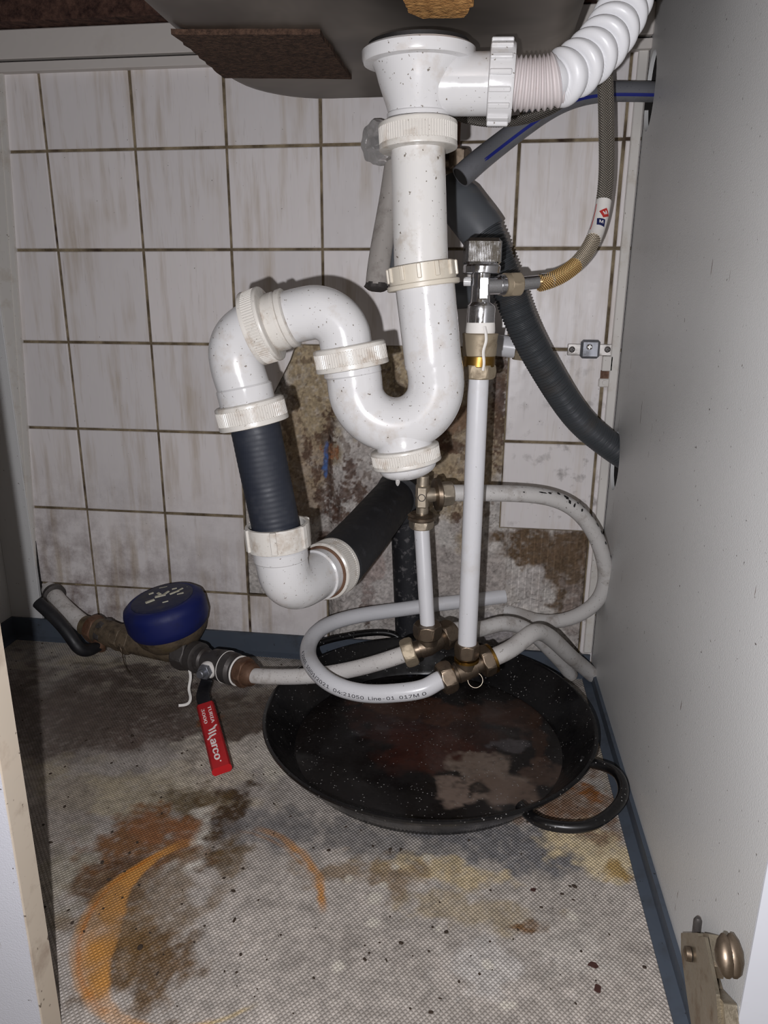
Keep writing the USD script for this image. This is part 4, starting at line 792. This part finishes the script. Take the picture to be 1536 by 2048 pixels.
# ================================================================ WATER METER LINE
ip = thing('inlet_pipe', 'grubby white pipe coming out of the left back corner', 'pipe', at(110, 1190, -.02))
q = [at(100, 1178, .002), at(118, 1203, -.025), at(140, 1226, -.045), at(165, 1247, -.060), at(180, 1258, -.066)]
part(ip, 'pipe', tube(q, rz(34, q[2]), 28, 60), M['pex_dirty'], 50); part(ip, 'clamp', lathe(at(107, 1186, -.010), q[1] - q[0], [(0, .010), (.001, .0145), (.007, .0145), (.008, .011)], 28), M['dark_metal'], 30, 'dark clamp ring')
sv = thing('stop_valve', 'grimy brass stop valve with a black lever left of the water meter', 'valve', at(195, 1275, -.07))
l0, l1 = at(168, 1250, -.062), at(262, 1282, -.085); dv = unit(l1 - l0); Lv = np.linalg.norm(l1 - l0)
part(sv, 'body', lathe(l0, dv, [(0, .011), (.001, .0125), (Lv*.2, .0125), (Lv*.22, .015), (Lv*.5, .0165), (Lv*.72, .0155), (Lv*.74, .013), (Lv, .013)], 36), M['old_brass'], 30)
hexat(sv, 'nut', l0 + dv*Lv*.16, dv, .0185, .012, M['rusty']); hexat(sv, 'nut', l0 + dv*Lv*.70, dv, .0172, .012, M['old_brass'])
s_ = l0 + dv*Lv*.38; sd = unit(at(198, 1312, -.095) - s_)
hexat(sv, 'nut', l0 + dv*Lv*.40, dv, .0182, .010, M['dark_metal'])
part(sv, 'thread_ring', lathe(l0 + dv*Lv*.86, dv, [(0, .012), (.001, .0155), (.004, .0155), (.005, .0125), (.006, .0145), (.008, .0145), (.009, .012)], 32), M['old_brass'], 30)
part(sv, 'stem', lathe(s_, sd, [(0, .009), (.016, .009), (.017, .007), (.026, .007)], 24), M['rusty'], 30)
e0 = s_ + sd*.020
lv = [e0, e0 + (at(165, 1300, -.105) - e0), at(140, 1272, -.105), at(105, 1232, -.098), at(78, 1207, -.092)]
part(sv, 'lever', tube(lv, lambda s, t: .0062 + .0048*np.abs(np.cos(t))*np.clip(s/.03, 0, 1), 20, 60), M['black_lever'], 40, 'long black lever')
wm = thing('water_meter', 'grubby blue domed water meter with flaking bits on its lid', 'meter', at(330, 1295, -.085))
mc = at(331, 1218, -.086); Rm = rz(163, mc); mx = unit([-.16, -.10, 1.])
h_ = .040
base = mc - mx*h_*.62
part(wm, 'dome', lathe(base, mx, [(0, Rm*.86), (.003, Rm*.93), (.012, Rm*1.0), (h_*.7, Rm*1.0), (h_*.86, Rm*.965), (h_*.97, Rm*.86), (h_, Rm*.8), (h_*.985, Rm*.76)], 72), M['blue'], 40)
part(wm, 'lid', lathe(base + mx*h_*.9, mx, [(0, Rm*.75), (h_*.10, Rm*.75), (h_*.14, Rm*.70), (h_*.17, Rm*.4), (h_*.175, Rm*.1)], 60), M['blue_dusty'], 40, 'dusty blue hinged lid')
fx = unit(RC[0] - mx*(RC[0] @ mx)); fy = np.cross(mx, fx)
lt = base + mx*(h_*1.075 + .0006)
flakes = []
for (u, v, a_, b_, rot) in [(-.02, -.02, .013, .0042, .25), (.10, .10, .009, .0030, 1.1), (-.10, .12, .007, .0035, 2.3), (-.34, .22, .006, .0025, .5), (-.22, -.26, .011, .0040, .55), (-.62, -.12, .005, .0020, 1.5), (.33, .06, .012, .0026, .6), (.42, .20, .010, .0024, .9), (.50, -.02, .008, .0030, .35), (.55, .30, .009, .0018, 1.35), (.22, -.40, .007, .0016, .3), (.26, .30, .006, .0014, .2), (-.12, .55, .010, .0020, .1)]:
    dx, dy = fx*math.cos(rot) + fy*math.sin(rot), -fx*math.sin(rot) + fy*math.cos(rot); c_ = lt + (fx*u + fy*v)*Rm*.95
    flakes.append(placed(box((-a_/2, -b_/2, -.0004), (a_/2, b_/2, .0012), .0003), c_ - mx*.0005 - mx*max(0, (u*u + v*v)**.5 - .38)*.010, dx, dy, mx))
part(wm, 'flakes', flakes, M['grime'], False, 'pale flaking residue', kind='stuff')
bx = unit(at(405, 1312, -.105) - at(255, 1280, -.085))
m0 = at(255, 1281, -.085); Lm = np.linalg.norm(at(372, 1304, -.098) - m0)
part(wm, 'body', [lathe(m0, bx, [(0, .012), (.003, .0145), (Lm*.3, .015), (Lm*.75, .015), (Lm, .0135)], 36), lathe(base - mx*.026, mx, [(0, .020), (.006, .032), (.016, .040), (.022, Rm*.86), (.0275, Rm*.87)], 56)], M['old_brass'], 30, 'tarnished brass body')
hexat(wm, 'union_nut', m0 + bx*(Lm - .010), bx, .0215, .018, M['dark_metal']); hexat(wm, 'union_nut', m0 - bx*.004, bx, .0175, .012, M['old_brass'])
part(wm, 'seal_wire', tube([at(238, 1288, -.105), at(244, 1305, -.108), at(250, 1330, -.098), at(262, 1350, -.09)], .0006, 8, 30), M['nickel'], 60)
bv = thing('ball_valve', 'dark ball valve with a red-gripped lever right of the water meter', 'valve', at(440, 1325, -.115))
v0, v1 = at(382, 1311, -.103), at(516, 1353, -.148); dv2 = unit(v1 - v0); L2 = np.linalg.norm(v1 - v0)
part(bv, 'body', lathe(v0, dv2, [(0, .014), (L2*.22, .0145), (L2*.24, .012), (L2*.32, .012), (L2*.36, .0165), (L2*.50, .0185), (L2*.66, .0185), (L2*.69, .015), (L2*.72, .015)], 40), M['dark_metal'], 30)
part(bv, 'tape_ring', [trimesh.creation.torus(.0165, .0012, 40, 8, transform=trimesh.geometry.align_vectors((0, 0, 1), dv2)).apply_translation(v0 + dv2*L2*.74), trimesh.creation.torus(.0186, .0005, 40, 8, transform=trimesh.geometry.align_vectors((0, 0, 1), dv2)).apply_translation(v0 + dv2*L2*.56)], M['tape'], 60, 'white tape round the joints')
hexat(bv, 'end_nut', v0 + dv2*L2*.75, dv2, .0178, .012, M['rusty']); part(bv, 'end_collar', lathe(v0 + dv2*(L2*.75 + .012), dv2, [(0, .014), (.006, .0135), (.009, .0115), (.0105, .0105)], 32), M['rusty'], 30)
part(bv, 'entry_nut', lathe(v0 + dv2*L2*.02, dv2, [(0, .015), (.002, .0185), (.012, .0185), (.014, .015)], 36), M['dark_metal'], 30)
hb0 = v0 + dv2*L2*.42; tip_ = at(404, 1347, -.150); sd2 = unit(tip_ - hb0); Ls_ = np.linalg.norm(tip_ - hb0)
part(bv, 'stem', lathe(hb0, sd2, [(0, .008), (Ls_*.62, .008)], 24), M['dark_metal'], 30)
part(bv, 'stem_nut', [hexnut(hb0 + sd2*Ls_*.72, sd2, .0088, .0065), lathe(hb0 + sd2*Ls_*.9, sd2, [(0, .0048), (.007, .0048), (.008, .004)], 20)], M['grey_metal'], 25)
part(bv, 'tape_bit', lathe(hb0 + sd2*Ls_*.56, sd2, [(0, .010), (.003, .0104), (.0055, .009)], 24), M['tape'], 40, 'white tape collar')
k0_ = hb0 + sd2*Ls_*.68
g0, g1 = at(411, 1412, -.190), None
zt_ = .026; g1 = atz(444, 1540, zt_)
side = unit(np.cross(g1 - g0, CAM - g0)); nrm = unit(np.cross(side, g1 - g0)); nrm = nrm if nrm @ (CAM - g0) > 0 else -nrm
def ribbon(pts, w, t, mat, name, label=None, m=60):
    c, _ = spline(pts, m); tt_ = np.gradient(c, axis=0); tt_ /= np.linalg.norm(tt_, axis=1, keepdims=True)
    sd_ = np.cross(tt_, np.broadcast_to(nrm, tt_.shape)); sd_ /= np.linalg.norm(sd_, axis=1, keepdims=True); nn_ = np.cross(sd_, tt_)
    cs = np.array([(-1, -.4), (-.8, -1), (.8, -1), (1, -.4), (1, .4), (.8, 1), (-.8, 1), (-1, .4)]); v = c[:, None] + sd_[:, None]*(cs[:, 0]*w/2)[None, :, None] + nn_[:, None]*(cs[:, 1]*t/2)[None, :, None]
    f_ = grid_faces(len(c), 8); e = len(c)*8; v = np.vstack([v.reshape(-1, 3), c[0], c[-1]]); j_ = np.arange(8); q_ = e - 8
    f_ = np.vstack([f_, np.stack([(j_ + 1) % 8, j_, 0*j_ + e], 1), np.stack([q_ + j_, q_ + (j_ + 1) % 8, 0*j_ + e + 1], 1)]); mm = trimesh.Trimesh(v, f_, process=False); mm.fix_normals()
    return part(bv, name, mm, mat, 40, label)
ribbon([k0_ - sd2*.001, at(413, 1362, -.142), at(406, 1388, -.165), g0, g0*.9 + g1*.1], size(g0, 27), .004, M['black_lever'], 'lever', 'black cranked lever arm')
gl_ = np.linalg.norm(g1 - g0); gw = size(g0*.5 + g1*.5, 37)
grip = ribbon([g0, g0*.5 + g1*.5, g1], gw, .0085, M['red'], 'grip', 'red plastic grip with white lettering', 20)
gd = unit(g1 - g0); gs = unit(np.cross(gd, nrm)); top_ = g0 + nrm*.0044
right_ = -gs if (at(440, 1480, -.2) - at(410, 1480, -.2)) @ gs < 0 else gs
def gtext(s, h, u0, u1, off, bold=False):
    m = meshkit.text_mesh(s, h, .0005, bold); m.apply_scale((abs(u1 - u0)*gl_/m.extents[0], 1, 1)); m.apply_translation((-m.bounds[0][0], -h/2, 0)); part(grip, 'lettering', placed(m, top_ + gd*u0*gl_ + right_*off*gw, gd, right_, nrm), M['ink_white'], False)
gtext('TURIA', .0034, .08, .36, .18); gtext('3000', .0034, .10, .34, -.20); gtext('arco', .0068, .60, .90, -.02, True)
mk = []
for k, (o_, l_) in enumerate(((-.30, .0072), (-.04, .0086), (.22, .0072))):
    mk.append(placed(box((-.0010, -l_/2, 0), (.0010, l_/2, .0005)), top_ + gd*(.455 + .045*k)*gl_ + right_*(.0 + .02*(1 - k))*gw, unit(gd*.95 + right_*.3), unit(right_*.95 - gd*.3), nrm))
for s_1, u_ in ((1, .425), (-1, .575)):
    mk.append(placed(box((-.0026, -.0009, 0), (.0026, .0009, .0005)), top_ + gd*u_*gl_ + right_*.22*s_1*gw, unit(gd*.7 - right_*.6), unit(right_*.7 + gd*.6), nrm))
part(grip, 'emblem', mk, M['ink_white'], False, 'white ribbed emblem'); part(grip, 'dot', lathe(top_ + gd*.93*gl_ + right_*.05*gw, nrm, [(0, .0008), (.0005, .0008)], 14), M['ink_white'], False)
lb = [at(378, 1337, -.120), at(381, 1356, -.126), at(378, 1378, -.132), at(381, 1395, -.140), at(376, 1407, -.146), at(357, 1411, -.152)]
solo('tape_strand', tube(lb, lambda s, t: .0007 + .0011*np.abs(np.cos(t)) , 10, 60), M['tape'], 'loose white tape strand hanging from the meter union nut', 'tape', 60)

# ================================================================ PAELLA PAN
zr = .042; pcx, pcy, pr = .4655, -.182, .1715
pan = thing('paella_pan', 'black speckled enamel paella pan with two loop handles, holding dried rusty residue', 'pan', (pcx, pcy, 0))
O = np.array([pcx, pcy, 0.])
rb_ = pr*.825
part(pan, 'pan', lathe(O, up, [(.003, rb_*.5), (.0028, rb_*.96), (.0045, rb_), (.008, rb_*1.012), (zr - .006, pr*.985), (zr - .002, pr*1.0), (zr, pr*.997), (zr + .0006, pr*.985), (zr - .001, pr*.972), (.010, rb_*1.0), (.0062, rb_*.985)], 128, cap=False), M['enamel'], 40)
rs_, ths = np.linspace(0, rb_*.992, 90), np.linspace(0, 2*np.pi, 220, endpoint=False)
Rr, Th = np.meshgrid(rs_, ths, indexing='ij'); X, Y_ = pcx + Rr*np.cos(Th), pcy + Rr*np.sin(Th); PP = np.stack([X.ravel(), Y_.ravel()], 1)
dz = .0008*(fbm(np.stack([PP[:, 0]*40, PP[:, 1]*40, 0*PP[:, 0]], 1), 4, 3) - .5) + .0058
col = np.zeros((len(PP), 3)) + np.array(lin(20, 17, 17)); S = []
def pspot(px, py, rx, ry, c, s=.85, ns=40, seed=1): p = atz(px, py, .006); S.append((p[0], p[1], rx, ry, c, s, ns, seed))
pspot(860, 1470, .075, .055, L(46, 26, 21), .9, 30, 201); pspot(860, 1500, .05, .035, L(60, 30, 22), .85, 30, 202); pspot(880, 1420, .08, .02, L(70, 44, 32), .8, 60, 203)
pspot(1000, 1430, .05, .03, L(54, 37, 30), .7, 60, 204); pspot(965, 1560, .034, .034, L(112, 98, 88), .95, 50, 205); pspot(1010, 1580, .03, .02, L(96, 80, 70), .9, 60, 206); pspot(920, 1580, .02, .022, L(118, 102, 92), .9, 70, 207)
pspot(958, 1575, .009, .012, L(24, 20, 18), .9, 90, 208); pspot(1020, 1490, .018, .012, L(76, 72, 74), .7, 70, 209); pspot(1075, 1480, .008, .05, L(62, 40, 28), .6, 70, 210); pspot(880, 1345, .03, .02, L(70, 80, 100), .5, 60, 211)
pspot(800, 1420, .03, .02, L(60, 40, 30), .6, 70, 212); pspot(1080, 1540, .02, .02, L(84, 66, 56), .6, 80, 213)
blobs(PP, col, S)
part(pan, 'residue', trimesh.Trimesh(np.stack([PP[:, 0], PP[:, 1], dz], 1), grid_faces(90, 220), process=False), M['enamel_in'], True, 'rust-brown residue on the pan bottom', color=np.clip(col, .003, .9))
def handle(pts, r=.0047):
    c, _ = spline(pts, 90); part(pan, 'handle', tube(c, r, 20, 0, straight=True), M['enamel'], 50)
zh = zr - .012
def rim(deg, k=.985, z=zh): return O + [pr*k*math.cos(math.radians(deg)), pr*k*math.sin(math.radians(deg)), z]
a1, a2 = atz(1046, 1618, zh), atz(1172, 1524, zh)
handle([a1 + (O + [0, 0, zh] - a1)*.03, a1, atz(1072, 1640, zh + .002), atz(1110, 1652, zh + .004), atz(1165, 1654, zh + .006), atz(1205, 1638, zh + .007), atz(1238, 1606, zh + .007), atz(1246, 1575, zh + .006), atz(1232, 1546, zh + .004), atz(1205, 1532, zh + .002), a2, a2 + (O + [0, 0, zh] - a2)*.03])
b1, b2 = rim(148, 1.0), rim(104, 1.0)
mid = unit(np.r_[math.cos(math.radians(128)), math.sin(math.radians(128)), 0])
handle([b1 - mid*.006, b1 + mid*.004, b1 + mid*.024 + [0.004, 0, .010], (b1 + b2)/2 + mid*.036 + [0, -.004, .014], b2 + mid*.016 + [-.004, -.006, .010], b2 + mid*.002, b2 - mid*.006], .0042)

# ================================================================ DOOR HINGE
hg = thing('door_hinge', 'rusty cup hinge on the right panel at the lower front', 'hinge', atx(1430, 1990, XR))
def hx(px, py, d=.012): return atx(px, py, XR - d)
def slab(px, d0, d1, mat, nm, label=None, bev=.0006):
    a_ = np.array([hx(x_, y_, d0)[1:] for x_, y_ in px]); m = trimesh.creation.extrude_polygon(Polygon(a_).buffer(-bev).buffer(bev), d1 - d0, engine='earcut'); v = m.vertices
    mm = trimesh.Trimesh(np.stack([XR - d0 - v[:, 2], v[:, 0], v[:, 1]], 1), m.faces, process=False); mm.fix_normals(); return part(hg, nm, mm, mat, 30, label)
M['hinge'] = speckled('rusty_nickel', lin(164, 154, 136), lin(112, 80, 54), .6, 60, .32, .92, dirt2=lin(146, 104, 56), bump=.0003)
slab([(1384, 1868), (1419, 1868), (1431, 1925), (1446, 1978), (1474, 2008), (1478, 2048), (1482, 2090), (1412, 2090), (1396, 1990), (1384, 1905)], .0005, .0075, M['hinge'], 'arm', None, .0015)
slab([(1396, 1874), (1416, 1874), (1428, 1930), (1440, 1990), (1446, 2090), (1420, 2090), (1408, 1990)], .0075, .0095, M['hinge'], 'arm_cover', None, .0012)
slab([(1426, 1868), (1438, 1870), (1450, 1935), (1446, 1960)], .0005, .0065, M['hinge'], 'side_plate')
for x_, d_ in ((1448, .010), (1463, .006)):
    b0, b1 = hx(x_ + 8, 1958, d_), hx(x_ - 2, 1866, d_); L_ = np.linalg.norm(b1 - b0)
    part(hg, 'spring_barrel', lathe(b0, b1 - b0, [(0, .001), (L_*.08, .0032), (L_*.35, .0052), (L_*.6, .0054), (L_*.85, .0036), (L_, .001)], 24), M['nickel'], 50)
part(hg, 'pin', lathe(hx(1394, 1852, .004), (0, .1, 1), [(-.012, .0025), (.004, .0025), (.006, .0015)], 16), M['dark_metal'], 30)
part(hg, 'rivet', lathe(hx(1380, 1908, .008), (-1, 0, 0), [(0, .0045), (.003, .0042), (.004, .002)], 20), M['nickel'], 30)

# ================================================================ CRUMBS
def flake(name, px, py, r, mat, label, cat, seed, group=None):
    g_ = np.random.default_rng(seed); p = atz(px, py, .0012); t = np.sort(g_.uniform(0, 2*np.pi, 7)); rad = r*g_.uniform(.7, 1.15, 7)
    m = trimesh.creation.extrude_polygon(Polygon(np.stack([rad*np.cos(t), rad*.75*np.sin(t)], 1)).convex_hull, r*.3, engine='earcut'); m.apply_translation(p - [0, 0, .0006]); solo(name, m, mat, label, cat, False, group)
flake('leaf_flake', 1186, 1930, .0036, M['flake_dark'], 'dark red-brown flake on the liner, the farther of two near the right edge', 'flake', 1)
flake('leaf_flake', 1195, 1977, .0040, M['flake_dark'], 'dark red-brown flake on the liner, the nearer of two near the right edge', 'flake', 2)
flake('leaf_flake', 1067, 1779, .0026, M['flake_dark'], 'dark olive crumb on the liner below the pan handle', 'flake', 3)
cr = []
for k in range(420):
    x_, y_ = rng.uniform(XL + .03, XR - .02), rng.uniform(YF + .02, -.02)
    if math.hypot(x_ - pcx, y_ - pcy) < rb_*1.02 or (k % 3 == 0 and y_ > -.2): continue
    r_ = rng.uniform(.0004, .0013)*(1 if rng.random() > .1 else 1.5); m = trimesh.creation.icosphere(0, r_); m.apply_scale((rng.uniform(.6, 1.8), rng.uniform(.6, 1.4), .6)); m.apply_transform(trimesh.transformations.rotation_matrix(rng.uniform(0, 6), (0, 0, 1))); m.apply_translation((x_, y_, r_*.4)); cr.append(m)
solo('crumbs', cr, M['crumb'], 'tiny dark crumbs scattered over the cabinet floor', 'crumbs', False, kind='stuff')
